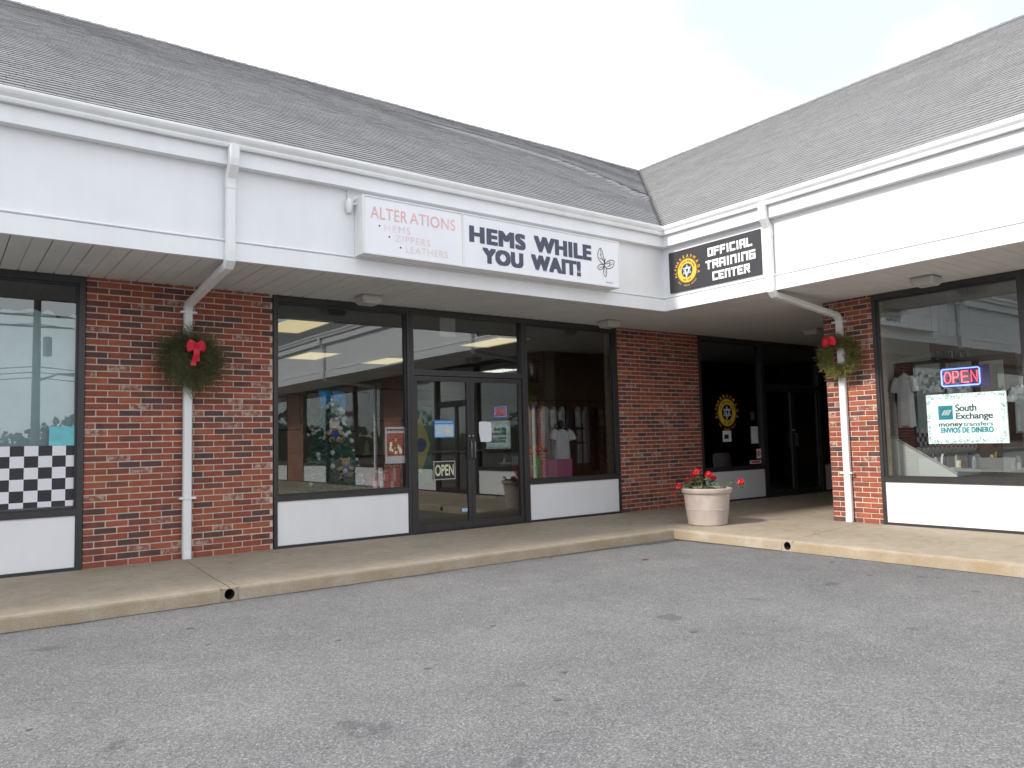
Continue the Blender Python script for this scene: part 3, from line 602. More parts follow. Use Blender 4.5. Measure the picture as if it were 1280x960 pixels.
def slab(mb, pl, u0, u1, v0, v1, h0, h1, m=0):
    c = [pl.p(u, v, h) for h in (h0, h1) for u, v in ((u0,v0),(u1,v0),(u1,v1),(u0,v1))]
    mb.add(c, [(3,2,1,0),(4,5,6,7),(0,1,5,4),(1,2,6,5),(2,3,7,6),(3,0,4,7)], m)
def emblem(parent, pl, cu, cv, R, h, big=True):
    b = MB(); disc(b, pl, cu, cv, R*.44, R*.74, h); b.build('gold_ring', M['gold'], parent, fix=False)
    b = MB(); disc(b, pl, cu, cv, R*.76, R*.80, h); disc(b, pl, cu, cv, R*.735, R*.75, h+.0004); b.build('ring_edge', M['darktan'], parent, fix=False)
    b = MB()
    for s, a0, a1 in (('ALPHA', 196, 140), ('KRAV', 122, 68), ('MAGA', 50, -14)):
        for i, ch in enumerate(s):
            a = R_(a0+(a1-a0)*i/(len(s)-1)); put_char(b, pl, ch, cu+math.cos(a)*R*.93, cv+math.sin(a)*R*.93, R*.20, a-math.pi/2, h, .012, wd=.9)
    for a in [R_(222+i*6.3) for i in range(16)]:
        if int(math.degrees(a)*.1) % 4: ribbon(b, pl, [(cu+math.cos(a)*R*.90, cv+math.sin(a)*R*.90), (cu+math.cos(a)*R*.96, cv+math.sin(a)*R*.96)], R*.035, h)
    b.build('ring_lettering', M['gold'], parent, fix=False)
    b = MB()   # small dark print on the gold ring, too small to read in the photograph
    for i in range(26):
        a = R_(160-i*6.0)
        if i % 7 == 4: continue
        ribbon(b, pl, [(cu+math.cos(a)*R*.55, cv+math.sin(a)*R*.55), (cu+math.cos(a)*R*.64, cv+math.sin(a)*R*.64)], R*.032, h+.001)
    for i in range(10):
        a = R_(240+i*6.4)
        if i in (4, 5): continue
        ribbon(b, pl, [(cu+math.cos(a)*R*.55, cv+math.sin(a)*R*.55), (cu+math.cos(a)*R*.64, cv+math.sin(a)*R*.64)], R*.032, h+.001)
    b.build('ring_print', M['ink'], parent, fix=False)
    b = MB(); q = R*.33
    for k in range(2):
        tri = [(cu+q*math.cos(R_(90+180*k+120*i)), cv+q*math.sin(R_(90+180*k+120*i))) for i in range(3)]; ribbon(b, pl, tri, R*.075, h+.001+k*.001, 0, True)
    b.build('star', M['bluestar'], parent, fix=False)
    b = MB(); ribbon(b, pl, [(cu-R*.10, cv+R*.13), (cu+R*.22, cv+R*.15)], R*.06, h+.004); ribbon(b, pl, [(cu+R*.20, cv+R*.13), (cu+R*.06, cv-R*.16)], R*.06, h+.0045); ribbon(b, pl, [(cu-R*.08, cv+R*.02), (cu-R*.06, cv-R*.40)], R*.055, h+.005); b.build('white_mark', M['whitevinyl'], parent, fix=False)

# shop sign on the left fascia -------------------------------------------------
SG = thing('shop_sign', 'long white box sign reading HEMS WHILE YOU WAIT above the shop doors', 'sign', (6.23, -1.49, 3.15))
PL = Plane((0, -1.700, 0), (1,0,0), (0,0,1))
b = MB(); b.box(4.385, 8.075, -1.690, -1.495, 3.150, 3.765); b.build('cabinet', M['signcab'], SG)
b = MB()
for q in ((4.385, 8.075, 3.752, 3.768), (4.385, 8.075, 3.147, 3.163), (4.385, 4.399, 3.1632, 3.7518), (8.061, 8.075, 3.1632, 3.7518), (5.603, 5.625, 3.1632, 3.7518)): b.box(q[0], q[1], -1.708, -1.6905, q[2], q[3])
b.build('face_trim', M['signcab'], SG)
b = MB(); b.box(4.400, 5.602, -1.700, -1.6905, 3.164, 3.751); b.build('face_panel', M['signw'], SG)['label'] = 'faded alterations panel with pale red lettering'
b = MB(); b.box(5.626, 8.060, -1.701, -1.6905, 3.164, 3.751); b.build('face_panel', M['signw'], SG)['label'] = 'bright panel with bold navy lettering and a butterfly'
b = MB(); H0 = .0022
put_bold(b, PL, 'HEMS', 5.700, 6.510, 3.445, 3.640, H0, .019, 1.12); put_bold(b, PL, 'WHILE', 6.640, 7.578, 3.452, 3.652, H0, .019, 1.12)
put_bold(b, PL, 'YOU', 5.880, 6.470, 3.222, 3.407, H0, .019, 1.12); put_bold(b, PL, 'WAIT!', 6.590, 7.388, 3.226, 3.420, H0, .019, 1.14); b.build('bold_lettering', M['navy'], SG, fix=False)
b = MB(); put_text(b, PL, 'ALTER', 4.468, 4.905, 3.533, 3.660, H0, .004, 1.06); put_text(b, PL, 'ATIONS', 4.935, 5.512, 3.540, 3.665, H0, .004, 1.06); b.build('faded_lettering', M['fadedred'], SG, fix=False)
b = MB(); put_text(b, PL, 'HEMS', 4.632, 4.938, 3.415, 3.489, H0, .0, 1.2); put_text(b, PL, 'ZIPPERS', 4.758, 5.185, 3.318, 3.392, H0, .0, 1.15); put_text(b, PL, 'LEATHERS', 4.882, 5.409, 3.216, 3.291, H0, .0, 1.15); b.build('pale_lettering', M['palered'], SG, fix=False)
b = MB()
for u, v in ((4.572, 3.461), (4.687, 3.358), (4.819, 3.260)): disc(b, PL, u, v, 0, .010, H0, n=16)
b.build('bullet_dots', M['ink'], SG, fix=False)
b = MB()   # butterfly drawn in line
def wing_loop(pts, w_=.0095):
    n = 8; out = []; k = len(pts)
    for i in range(k):
        p0, p1, p2, p3 = (Vector(pts[(i+j-1) % k]) for j in range(4))
        for t in range(n):
            t /= n; out.append(tuple(.5*((2*p1)+(-p0+p2)*t+(2*p0-5*p1+4*p2-p3)*t*t+(-p0+3*p1-3*p2+p3)*t**3)))
    ribbon(b, PL, out, w_, H0, 0, True)
BX, BY = 7.800, 3.430
wing_loop([(BX,BY), (BX-.085,BY+.045), (BX-.112,BY+.12), (BX-.075,BY+.20), (BX-.04,BY+.195), (BX-.012,BY+.10)]); wing_loop([(BX,BY-.005), (BX+.055,BY+.045), (BX+.125,BY+.075), (BX+.178,BY+.06), (BX+.150,BY-.01), (BX+.07,BY-.045)])
wing_loop([(BX-.008,BY-.01), (BX-.07,BY-.005), (BX-.12,BY-.05), (BX-.085,BY-.075), (BX-.04,BY-.06)]); wing_loop([(BX+.005,BY-.02), (BX+.04,BY-.06), (BX+.035,BY-.12), (BX+.012,BY-.155), (BX-.018,BY-.11), (BX-.012,BY-.05)])
for q in ([(BX-.008,BY+.04),(BX-.07,BY+.13)], [(BX-.02,BY+.06),(BX-.085,BY+.08)], [(BX-.06,BY+.19),(BX-.05,BY+.12)], [(BX+.02,BY+.01),(BX+.12,BY+.04)], [(BX+.06,BY-.02),(BX+.15,BY+.03)], [(BX+.09,BY+.055),(BX+.10,BY-.01)], [(BX-.03,BY-.03),(BX-.09,BY-.05)], [(BX+.005,BY-.04),(BX+.012,BY-.11)], [(BX,BY+.03),(BX+.03,BY+.075)], [(BX-.002,BY+.03),(BX+.012,BY+.085)]): ribbon(b, PL, q, .0075, H0+.001)
ribbon(b, PL, [(BX-.014,BY-.045), (BX+.004,BY+.035)], .016, H0+.002); b.build('butterfly', M['ink'], SG, fix=False)
b = MB()
for i in range(9): ribbon(b, PL, [(7.825+i*.0135, 3.197), (7.832+i*.0135, 3.205)], .006, H0)
b.build('small_print', M['navy'], SG, fix=False)
b = MB(); b.tube([(4.31,-1.515,3.86), (4.31,-1.515,3.74)], .011); b.tube([(4.31,-1.53,3.75), (4.31,-1.53,3.72), (4.31,-1.53,3.66), (4.31,-1.53,3.60)], [.026,.040,.040,.024], 10); b.tube([(4.31,-1.54,3.69),(4.39,-1.56,3.70)], .010); b.build('conduit_box', M['signcab'], SG, True)

# training center sign on the right fascia ------------------------------------------
PR = Plane((XF-.026, 0, 0), (0,-1,0), (0,0,1))
TS = thing('training_sign', 'black panel sign with gold emblem reading OFFICIAL TRAINING CENTER', 'sign', (XF, -2.36, 3.18))
b = MB(); slab(b, PR, 1.625, 3.128, 3.190, 3.762, -.024, 0); b.build('sign_panel', M['blacksign'], TS)
GL = {'O': [[(0,0),(1,0),(1,1),(0,1),(0,0)]], 'F': [[(0,0),(0,1),(1,1)],[(0,.5),(.85,.5)]], 'I': [[(.5,0),(.5,1)]], 'C': [[(1,.0),(0,0),(0,1),(1,1)]], 'A': [[(0,0),(0,1),(1,1),(1,0)],[(0,.42),(1,.42)]], 'L': [[(0,1),(0,0),(1,0)]],
      'T': [[(0,1),(1,1)],[(.5,1),(.5,0)]], 'R': [[(0,0),(0,1),(1,1),(1,.5),(0,.5)],[(.55,.5),(1,0)]], 'N': [[(0,0),(0,1),(1,1),(1,0)]], 'G': [[(1,1),(0,1),(0,0),(1,0),(1,.5),(.55,.5)]], 'E': [[(1,1),(0,1),(0,0),(1,0)],[(0,.5),(.8,.5)]], 'P': [[(0,0),(0,1),(1,1),(1,.45),(0,.45)]]}
def techno(mb, pl, s, u0, u1, v0, v1, h, wt=.235):
    hh = v1-v0; n = sum(.55 if c == 'I' else 1 for c in s); cell = (u1-u0)/n; u = u0; st = hh*wt
    for c in s:
        cw = cell*(.55 if c == 'I' else 1); g0, g1 = u+st*.5+cell*.03, u+cw-st*.5-cell*.08
        for k, pl_ in enumerate(GL[c]): ribbon(mb, pl, [(g0+(g1-g0)*x, v0+st*.5+(hh-st)*y) for x, y in pl_], st, h+.0012*k)
        u += cw
b = MB(); techno(b, PR, 'OFFICIAL', 2.305, 3.020, 3.572, 3.690, .002); techno(b, PR, 'TRAINING', 2.262, 3.062, 3.402, 3.522, .002); techno(b, PR, 'CENTER', 2.368, 2.968, 3.240, 3.358, .002); b.build('block_lettering', M['whitevinyl'], TS, fix=False)
emblem(TS, PR, 1.945, 3.460, .222, .002)

# soffit lights -------------------------------------------------------------------
def soffit_light(x, y, lab, sc_=1.):
    t = thing('soffit_light', lab, 'light', (x, y, ZS), 'square frosted lights under the soffit'); a = .135*sc_
    b = MB(); b.box(x-a*.92, x+a*.92, y-a*.92, y+a*.92, ZS-.022, ZS-.004); b.build('base', M['lampbase'], t)
    R4 = lambda k, z: [(x+k*sx*(1 if i else .86), y+k*sy*(.86 if i else 1), z) for sx, sy, i in ((-1,-1,0),(1,-1,0),(1,-1,1),(1,1,1),(1,1,0),(-1,1,0),(-1,1,1),(-1,-1,1))]
    b = MB(); b.loft([R4(a, ZS-.024), R4(a*.99, ZS-.045), R4(a*.86, ZS-.09), R4(a*.74, ZS-.108)]); b.build('lens', M['lens'], t)
soffit_light(5.05, -.47, 'frosted soffit light above the left shop window, below the alterations sign'); soffit_light(9.07, -.45, 'frosted soffit light by the top of the dark window left of the middle brick pier')
soffit_light(10.09, -4.67, 'bright frosted soffit light above the right shop window'); soffit_light(12.9, -1.48, 'dim soffit light deep in the dark passage beside the right pier')

# ------------------------------------------------------------------ wreaths
def wreath(c, nrm, Ro, ri, n, mt, name_label, bowf, drop=0, seed=1, core=.6):
    rnd = random.Random(seed); c = Vector(c); nrm = Vector(nrm); u = nrm.cross(Vector((0,0,1))).normalized()*-1; v = Vector((0,0,1))
    t = thing('wreath', name_label, 'wreath', tuple(c-nrm*.06-v*Ro)); b = MB(); rm = (Ro*core+ri)/1.7
    for i in range(n):
        a = rnd.uniform(0, 2*math.pi); rr = rm+rnd.gauss(0, (Ro-ri)*.16); base = c+(u*math.cos(a)+v*math.sin(a))*rr+nrm*rnd.uniform(-.03, .05)
        rad = u*math.cos(a)+v*math.sin(a); tan = -u*math.sin(a)+v*math.cos(a)
        d = (rad*rnd.gauss(.35, .85)+tan*rnd.gauss(.7, .6)+nrm*rnd.uniform(0, .75)+v*(-.15)).normalized(); ln = rnd.uniform(.06, .125)*Ro/.33*(1.5 if rnd.random() < .12 else 1)
        if ((base+d*ln)-c).dot(rad) < ri*.9: d = (rad*.6+tan).normalized()
        b.add([base-d*.01, base+d*ln+v*.003, base+d*ln-v*.003], [(0,1,2)], 1)
        sd = d.orthogonal().normalized(); s2 = d.cross(sd)
        for k in range(11):
            f = k/11; p = base+d*ln*f; g_ = rnd.uniform(0, 6.28); nd = (d*.75+(sd*math.cos(g_)+s2*math.sin(g_))*.8).normalized(); nl = rnd.uniform(.022, .042)*Ro/.33; wv = nd.orthogonal().normalized()*.0022
            b.add([p-wv, p+wv, p+nd*nl], [(0,1,2)])
    o = b.build('greenery', [M[mt], M['twig']], t, fix=False); return t, u, v
def bow(t, c, nrm, u, v, k, tails=True, wide=1.):
    c = Vector(c); nrm = Vector(nrm); b = MB()
    def strip(pts, w_, ax):
        vs = []
        for i, p in enumerate(pts): vs += [p-ax[i]*w_, p+ax[i]*w_]
        b.add(vs, [(2*i, 2*i+1, 2*i+3, 2*i+2) for i in range(len(pts)-1)])
    for s, ang in ((1, .18), (-1, .10), (1, -.25), (-1, -.32), (1, .55), (-1, .5)):
        d = (u*s*math.cos(ang)*wide+v*math.sin(ang)); pts = []; ax = []
        for i in range(13):
            f = i/12; g_ = f*2*math.pi; pts.append(c+d*(k*.55*(1-math.cos(g_)))*.9+nrm*(math.sin(g_)*k*.28+.03)+v*math.sin(g_)*.006); ax.append((v*math.cos(ang)-u*s*math.sin(ang)+nrm*.25).normalized())
        strip(pts, k*.28, ax)
    if tails:
        for s, l in ((-.22, 1.9), (.10, 1.45)):
            pts = [c+nrm*(.05+.02*math.sin(f*5))-v*k*l*f+u*k*s*f*1.2 for f in [i/9 for i in range(10)]]; strip(pts, k*.24, [u*(1-.0*i)+nrm*.35*math.sin(i*.9) for i in range(10)])
    b.sphere(tuple(c+nrm*.06), (k*.2, k*.2, k*.2), 10)
    b.build('bow', M['ribbon'], t, True)
t, u, v = wreath((3.085, -.155, 2.135), (0,-1,0), .43, .03, 2400, 'needle', 'full shaggy pine wreath with red bow on the left downspout', 1, 0, 3); bow(t, (3.10, -.29, 2.26), (0,-1,0), u, v, .105, True, .95)
t, u, v = wreath((XR-.145, -3.315, 2.205), (-1,0,0), .31, .075, 2000, 'needle2', 'round olive wreath with open middle and red bow, on the right pier', 1, 0, 5, .8); bow(t, (XR-.24, -3.24, 2.385), (-1,0,0), u, v, .105, False, .95)

# ------------------------------------------------------------------ planter with geraniums
PC = Vector((9.24, -2.03, -.002))
PT = thing('flower_pot', 'large beige round planter pot at the sidewalk corner', 'planter', tuple(PC))
b = MB(); b.lathe([(0,0), (.235,0), (.258,.012), (.268,.10), (.284,.205), (.290,.210), (.284,.216), (.303,.40), (.305,.415), (.325,.425), (.335,.445), (.337,.478), (.325,.490), (.300,.490), (.292,.475), (.285,.43), (0,.43)], PC, 48); b.build('pot', M['pot'], PT, True)
b = MB(); b.lathe([(.284,.44), (.15,.455), (0,.46)], PC, 24); b.build('soil', M['soil'], PT)
GP = thing('geranium', 'sparse red geraniums growing in the beige planter', 'plant', tuple(PC+Vector((0,0,.44))))
rnd = random.Random(4); lf = MB(); stm = MB()
rightv = Vector((_r.x, _r.y, 0)).normalized(); fwdv = Vector((_f.x, _f.y, 0)).normalized()
heads = [(-.375, -.02, .52, .055), (-.24, .02, .60, .033), (-.13, -.02, .70, .06), (.02, -.08, .665, .06), (.10, 0, .625, .045), (.455, -.05, .555, .052), (-.155, .1, .645, .035), (-.43, .05, .41, .03)]
def leafy(p, n, spread, size):
    for _ in range(n):
        q = p+Vector((rnd.gauss(0, spread), rnd.gauss(0, spread), rnd.gauss(0, spread*.6))); nrm = Vector((rnd.gauss(0,.6), rnd.gauss(0,.6), 1)).normalized(); a = nrm.orthogonal().normalized(); c = nrm.cross(a); s = size*rnd.uniform(.6, 1.3); k = 8
        ring = [q+(a*math.cos(6.283*i/k)+c*math.sin(6.283*i/k))*s*(1+.14*(-1)**i)+nrm*(.18*s*(-1)**i) for i in range(k)]
        lf.add([q-nrm*s*.2]+ring, [(0, i+1, (i+1) % k+1) for i in range(k)])
for i in range(22):
    a = rnd.uniform(0, 6.283); r = rnd.uniform(.02, .25); leafy(PC+Vector((math.cos(a)*r, math.sin(a)*r, .47+rnd.uniform(0,.04))), 3, .03, .022)
for h, d, z, r in heads:
    tip = PC+rightv*h+fwdv*d+Vector((0,0,z)); root = PC+rightv*h*.35+fwdv*d+Vector((0,0,.45)); mid = (root+tip)/2+Vector((0,0,.04)); stm.tube([root, mid, tip], .0045, 6)
    leafy(mid, 4, .03, .024); leafy(tip-Vector((0,0,.05)), 2, .02, .022)
    f = MB()
    for k in range(34):
        dv = Vector((rnd.gauss(0,1), rnd.gauss(0,1), rnd.gauss(.2,.9))).normalized(); q = tip+dv*r*rnd.uniform(.45, .8); a = dv.orthogonal().normalized(); c = dv.cross(a); s = r*.42
        ring = [q+(a*math.cos(1.2566*i)+c*math.sin(1.2566*i))*s*rnd.uniform(.75,1.2)+dv*rnd.uniform(0, s*.35) for i in range(5)]; f.add([q-dv*s*.25]+ring, [(0, i+1, (i+1) % 5+1) for i in range(5)])
    f.build('flower_head', M['petal'], GP, fix=False)
lf.build('foliage', M['leaf'], GP, fix=False); stm.build('stems', M['stem'], GP, True)

# ------------------------------------------------------------------ left window: checks, sheet, card
PW0 = Plane((0, .036, 0), (1,0,0), (0,0,1))
CK = thing('checkered_strip', 'black and white checkered paper strip along the bottom of the leftmost window', 'window strip', (.6, .036, .64))
bw, bb = MB(), MB(); sq = .1185; u = 2.024-sq*.62; c = 0
us = [2.024]
while us[-1] > -1.2: us.append((2.024-sq*.62) if len(us) == 1 else us[-1]-sq)
vs2 = [.640, .640+.055]
while vs2[-1] < 1.20: vs2.append(vs2[-1]+.112)
vs2[-1] = 1.243
for i in range(len(us)-1):
    for j in range(len(vs2)-1):
        (bb if (i+j) % 2 else bw).quad(*[PW0.p(x, z, -.001) for x, z in ((us[i+1],vs2[j]),(us[i],vs2[j]),(us[i],vs2[j+1]),(us[i+1],vs2[j+1]))])
bw.build('white_squares', M['checkw'], CK, fix=False); bb.build('black_squares', M['checkb'], CK, fix=False)
b = MB(); n = 70; pts = []
for i in range(n+1):
    x = -1.2+(2.05+1.2)*i/n; z = 2.57+.035*math.sin(x*9)+.02*math.sin(x*23+1)+(.07 if 1.74 < x < 1.86 else 0)+(.045 if x > 2.0 else 0); pts.append((x, z))
for (x0, z0), (x1, z1) in zip(pts, pts[1:]):
    y0, y1 = .115+.008*math.sin(x0*11), .115+.008*math.sin(x1*11); b.quad((x0,y0,.62), (x1,y1,.62), (x1,y1,z1), (x0,y0,z0))
tag(b.build('window_sheet', M['sheet'], None, True), 'pale blue sheet with ragged top hung inside the leftmost window', 'sheet')
b = MB(); p = [(1.800,1.246), (2.034,1.240), (2.031,1.430), (1.803,1.434)]; b.add([PW0.p(*q, .004) for q in p]+[PW0.p(*q, .002) for q in p], [(0,1,2,3),(7,6,5,4),(0,4,5,1),(1,5,6,2),(2,6,7,3),(3,7,4,0)]); tag(b.build('card', M['teal']), 'small turquoise card in the corner of the leftmost window', 'card')

# ------------------------------------------------------------------ door and window notices of the tailor shop
PD = Plane((0, .030, 0), (1,0,0), (0,0,1)); PG = Plane((0, .056, 0), (1,0,0), (0,0,1))
def board(name, pl, u0, u1, v0, v1, m, label, cat, h=.002):
    t = thing(name, label, cat, tuple(pl.p((u0+u1)/2, v0, 0))); b = MB(); slab(b, pl, u0, u1, v0, v1, h-.002, h); b.build('backing', M[m], t); return t
t = board('notice', PD, 6.237, 6.555, 1.244, 1.482, 'bluel', 'blue bordered notice taped on the left shop door', 'notice')
b = MB()
for q in ((6.237,6.555,1.425,1.482),(6.237,6.555,1.244,1.258),(6.237,6.250,1.2582,1.4248),(6.542,6.555,1.2582,1.4248)): slab(b, PD, *q, .0021, .0035)
b.build('border', M['bluep'], t); b = MB()
for i in range(4): slab(b, PD, 6.27, 6.27+(.10 if i else .2), 1.395-i*.033, 1.405-i*.033, .0021, .0032)
slab(b, PD, 6.40, 6.51, 1.29, 1.37, .0021, .0033); b.build('print', M['cream'], t)
b = MB()
for i in range(9): slab(b, PD, 6.26+i*.03, 6.283+i*.03, 1.443, 1.462, .0036, .0046)
b.build('heading', M['bluel'], t)
t = board('open_sign', PD, 6.214, 6.555, .684, .932, 'ink', 'black door sign reading OPEN in cream letters', 'sign', .006)
b = MB(); put_text(b, PD, 'OPEN', 6.238, 6.530, .735, .885, .0075, .02, 1.0); b.build('lettering', M['cream'], t, fix=False)
b = MB()
for q in ((6.214,6.555,.922,.932),(6.214,6.555,.684,.694),(6.214,6.224,.6942,.9218),(6.545,6.555,.6942,.9218)): slab(b, PD, *q, .0061, .009)
b.build('rim', M['lens'], t)
b = MB(); p = [(6.985,1.178), (7.10,1.172), (7.158,1.182), (7.168,1.30), (7.165,1.448), (7.06,1.460), (6.962,1.455), (6.960,1.30)]; hh = [.004,.006,.016,.012,.006,.004,.004,.004]
b.add([PD.p(*q, k) for q, k in zip(p, hh)]+[PD.p(7.06,1.31,.003)], [(i, (i+1) % 8, 8) for i in range(8)]); tag(b.build('curled_paper', M['paper'], fix=False), 'blank white paper taped by the handle of the right shop door', 'paper')
t = board('door_sticker', PD, 6.655, 6.745, .235, .282, 'bluel', 'small pale blue sticker at the foot of the left shop door', 'sticker')
t = board('poster', PG, 5.520, 5.822, .926, 1.396, 'paper', 'white poster with a red group picture taped inside the tailor shop window', 'poster')
b = MB(); slab(b, PG, 5.545, 5.797, 1.02, 1.315, .0021, .0035); b.build('picture', M['redprint'], t)
b = MB()
for i in range(12): slab(b, PG, 5.545+i*.0208, 5.561+i*.0208, 1.345, 1.370, .0021, .0032)
b.build('heading', M['ink'], t)
b = MB(); rnd = random.Random(9)
for i in range(16): slab(b, PG, *(lambda x, z, s: (x, x+s, z, z+s*1.7))(rnd.uniform(5.56,5.75), rnd.uniform(1.04,1.22), rnd.uniform(.015,.035)), .0036+i*.0002, .0045+i*.0002)
b.build('figures', M['cream'], t)
t = board('transom_card', PG, 6.37, 6.62, 2.62, 2.885, 'poster', 'beige card taped high in the glass above the shop doors', 'card')

# ------------------------------------------------------------------ goods in the tailor shop windows
b = MB(); b.box(4.06, 5.84, .14, .95, .0, .585); tag(b.build('display_ledge', M['clothd']), 'low display ledge behind the left tailor shop window', 'ledge')
b = MB(); b.box(7.80, 9.62, .14, .80, .0, .545); tag(b.build('display_ledge', M['wood']), 'low dark display ledge behind the right tailor shop window', 'ledge')
TB = Vector((4.99, .50, .585)); TR = thing('christmas_tree', 'small dark green decorated tree with silver ornaments in the shop window', 'tree', tuple(TB)); rnd = random.Random(12); b = MB(); b2 = MB(); TH = 1.12
for i in range(1500):
    z = rnd.random()**1.25; rr = (.36*(1-z)**.8+.03)*rnd.uniform(.5, 1.05); a = rnd.uniform(0, 6.283); d = Vector((math.cos(a), math.sin(a), -.15)); p = TB+Vector((0,0,.06+z*TH))+d*rr*.75
    for k in range(7):
        nd = (d+Vector((rnd.gauss(0,.55), rnd.gauss(0,.55), rnd.gauss(.1,.5)))).normalized(); wv = nd.orthogonal().normalized()*.0065; q = p+d*rr*.05*k
        (b2 if rnd.random() < .10 else b).add([q-wv, q+wv, q+nd*.075], [(0,1,2)])
b.build('branches', M['treegreen'], TR, fix=False); b2.build('frosted_tips', M['treepale'], TR, fix=False)
b = MB(); b.tube([TB, TB+Vector((0,0,TH))], [.022,.006]); b.build('trunk', M['twig'], TR)
for i in range(26):
    z = rnd.random()**1.2; a = rnd.uniform(math.pi*1.05, math.pi*1.95); rr = .34*(1-z)**.8+.05; b = MB(); b.sphere(tuple(TB+Vector((math.cos(a)*rr, math.sin(a)*rr, .08+z*TH))), rnd.choice((.02,.027,.036)), 10); b.build('ornament', M['ornament'], TR, True)
def bear(c, k, label):
    t = thing('teddy_bear', label, 'teddy bear', tuple(c)); x, y, z = c; b = MB()
    b.sphere((x,y,z+k*1.22), (k*.42,k*.38,k*.38), 14); b.sphere((x-k*.34,y,z+k*1.52), k*.15, 8); b.sphere((x+k*.34,y,z+k*1.52), k*.15, 8)
    for s in (-1, 1): b.tube([(x+s*k*.30,y-.0,z+k*.80), (x+s*k*.55,y-k*.15,z+k*.66), (x+s*k*.70,y-k*.2,z+k*.72)], [k*.17,k*.16,k*.15], 8); b.tube([(x+s*k*.2,y,z+k*.2), (x+s*k*.42,y-k*.35,z+k*.15), (x+s*k*.5,y-k*.6,z+k*.17)], [k*.22,k*.21,k*.20], 8)
    b.build('fur_body', M['tan'], t, True)
    b = MB(); b.sphere((x,y,z+k*.55), (k*.40,k*.34,k*.44), 14); b.build('sweater', M['sweater'], t, True)
    b = MB(); b.sphere((x,y-k*.34,z+k*1.13), (k*.17,k*.14,k*.13), 10); b.build('muzzle', M['giftw'], t, True)
    for s in (-1, 1): b = MB(); b.sphere((x+s*k*.5,y-k*.74,z+k*.17), (k*.15,k*.06,k*.15), 8); b.build('paw_pad', M['darktan'], t, True); b = MB(); b.sphere((x+s*k*.15,y-k*.36,z+k*1.30), k*.045, 8); b.build('eye', M['ink'], t, True)
    b = MB(); b.sphere((x,y-k*.47,z+k*1.17), (k*.06,k*.05,k*.05), 8); b.build('nose', M['ink'], t, True)
bear((4.90, .22, 1.22), .16, 'upper tan teddy bear in blue sweater perched in the decorated tree'); bear((5.03, .20, .78), .15, 'lower tan teddy bear in blue sweater on the decorated tree')
t = thing('gift_bag', 'bright blue foil gift bag on top of the decorated tree', 'gift bag', (4.98, .50, 1.66))
for x0, x1, z1, m in ((4.81, 4.965, 1.885, 'giftblue'), (5.0, 5.17, 1.875, 'giftblue')):
    b = MB(); b.loft([[(x0+.012,.46,1.66),(x1-.012,.46,1.66),(x1-.012,.56,1.66),(x0+.012,.56,1.66)], [(x0,.45,1.77),(x1,.45,1.77),(x1,.57,1.77),(x0,.57,1.77)], [(x0+.004,.50,z1),(x1-.004,.50,z1),(x1-.004,.52,z1),(x0+.004,.52,z1)]]); b.build('foil_bag', M[m], t)
b = MB(); b.sphere((5.06,.43,1.60), (.085,.03,.075), 12); b.sphere((5.06,.43,1.52), (.12,.03,.06), 12); b.build('white_tuft', M['ornament'], t, True)
def gift(x0, x1, y0, y1, z0, z1, m, label, rib='giftw', loop=True):
    t = thing('gift_box', label, 'gift box', ((x0+x1)/2, (y0+y1)/2, z0)); b = MB(); b.box(x0, x1, y0, y1, z0, z1); b.build('box', M[m], t); xm = (x0+x1)/2
    b = MB(); b.box(xm-.018, xm+.018, y0-.003, y1+.003, z0, z1+.003); b.build('ribbon', M[rib], t)
    if loop:
        b = MB()
        for s in (-1, 1): b.tube([(xm,(y0+y1)/2,z1+.005), (xm+s*.05,(y0+y1)/2,z1+.05), (xm+s*.085,(y0+y1)/2,z1+.03), (xm,(y0+y1)/2,z1+.008)], .009, 6)
        b.build('bow', M[rib], t, True)
gift(5.44, 5.60, .25, .40, .586, .70, 'giftw', 'pale wrapped gift box at the left of the red gifts in the window', 'gift'); gift(5.605, 5.82, .24, .42, .586, .685, 'gift', 'red patterned gift box low under the poster in the window'); gift(5.53, 5.68, .27, .40, .705, .79, 'gift', 'small red gift box stacked on the pale one in the window'); gift(5.69, 5.84, .27, .40, .69, .86, 'gift', 'tall red gift box with white bow below the poster')
t = thing('pink_box', 'large plain pink box in the right tailor shop window', 'box', (8.64, .42, .546)); b = MB(); b.box(8.34, 8.93, .34, .54, .546, .852); b.build('box', M['pinkbox'], t); b = MB(); b.box(8.335, 8.935, .335, .545, .854, .870); b.build('lid', M['pinkbox'], t)
t = thing('vase', 'bright green vase with red flowers beside the pink box', 'vase', (8.27, .40, .546)); b = MB(); b.lathe([(.05,0),(.055,.02),(.042,.18),(.06,.40),(.052,.40),(.035,.2),(0,.05)], (8.27,.40,.546), 16); b.build('vase_body', M['green'], t, True)
b = MB(); rnd = random.Random(2)
for i in range(26): b.sphere((8.27+rnd.gauss(0,.06), .40+rnd.gauss(0,.04), 1.02+rnd.gauss(0,.03)), rnd.uniform(.02,.035), 7)
b.build('blossoms', M['petal'], t, True); b = MB()
for i in range(6): b.tube([(8.27,.40,.9), (8.27+rnd.gauss(0,.05),.40+rnd.gauss(0,.03),1.0)], .004, 5)
b.build('stems', M['green'], t)
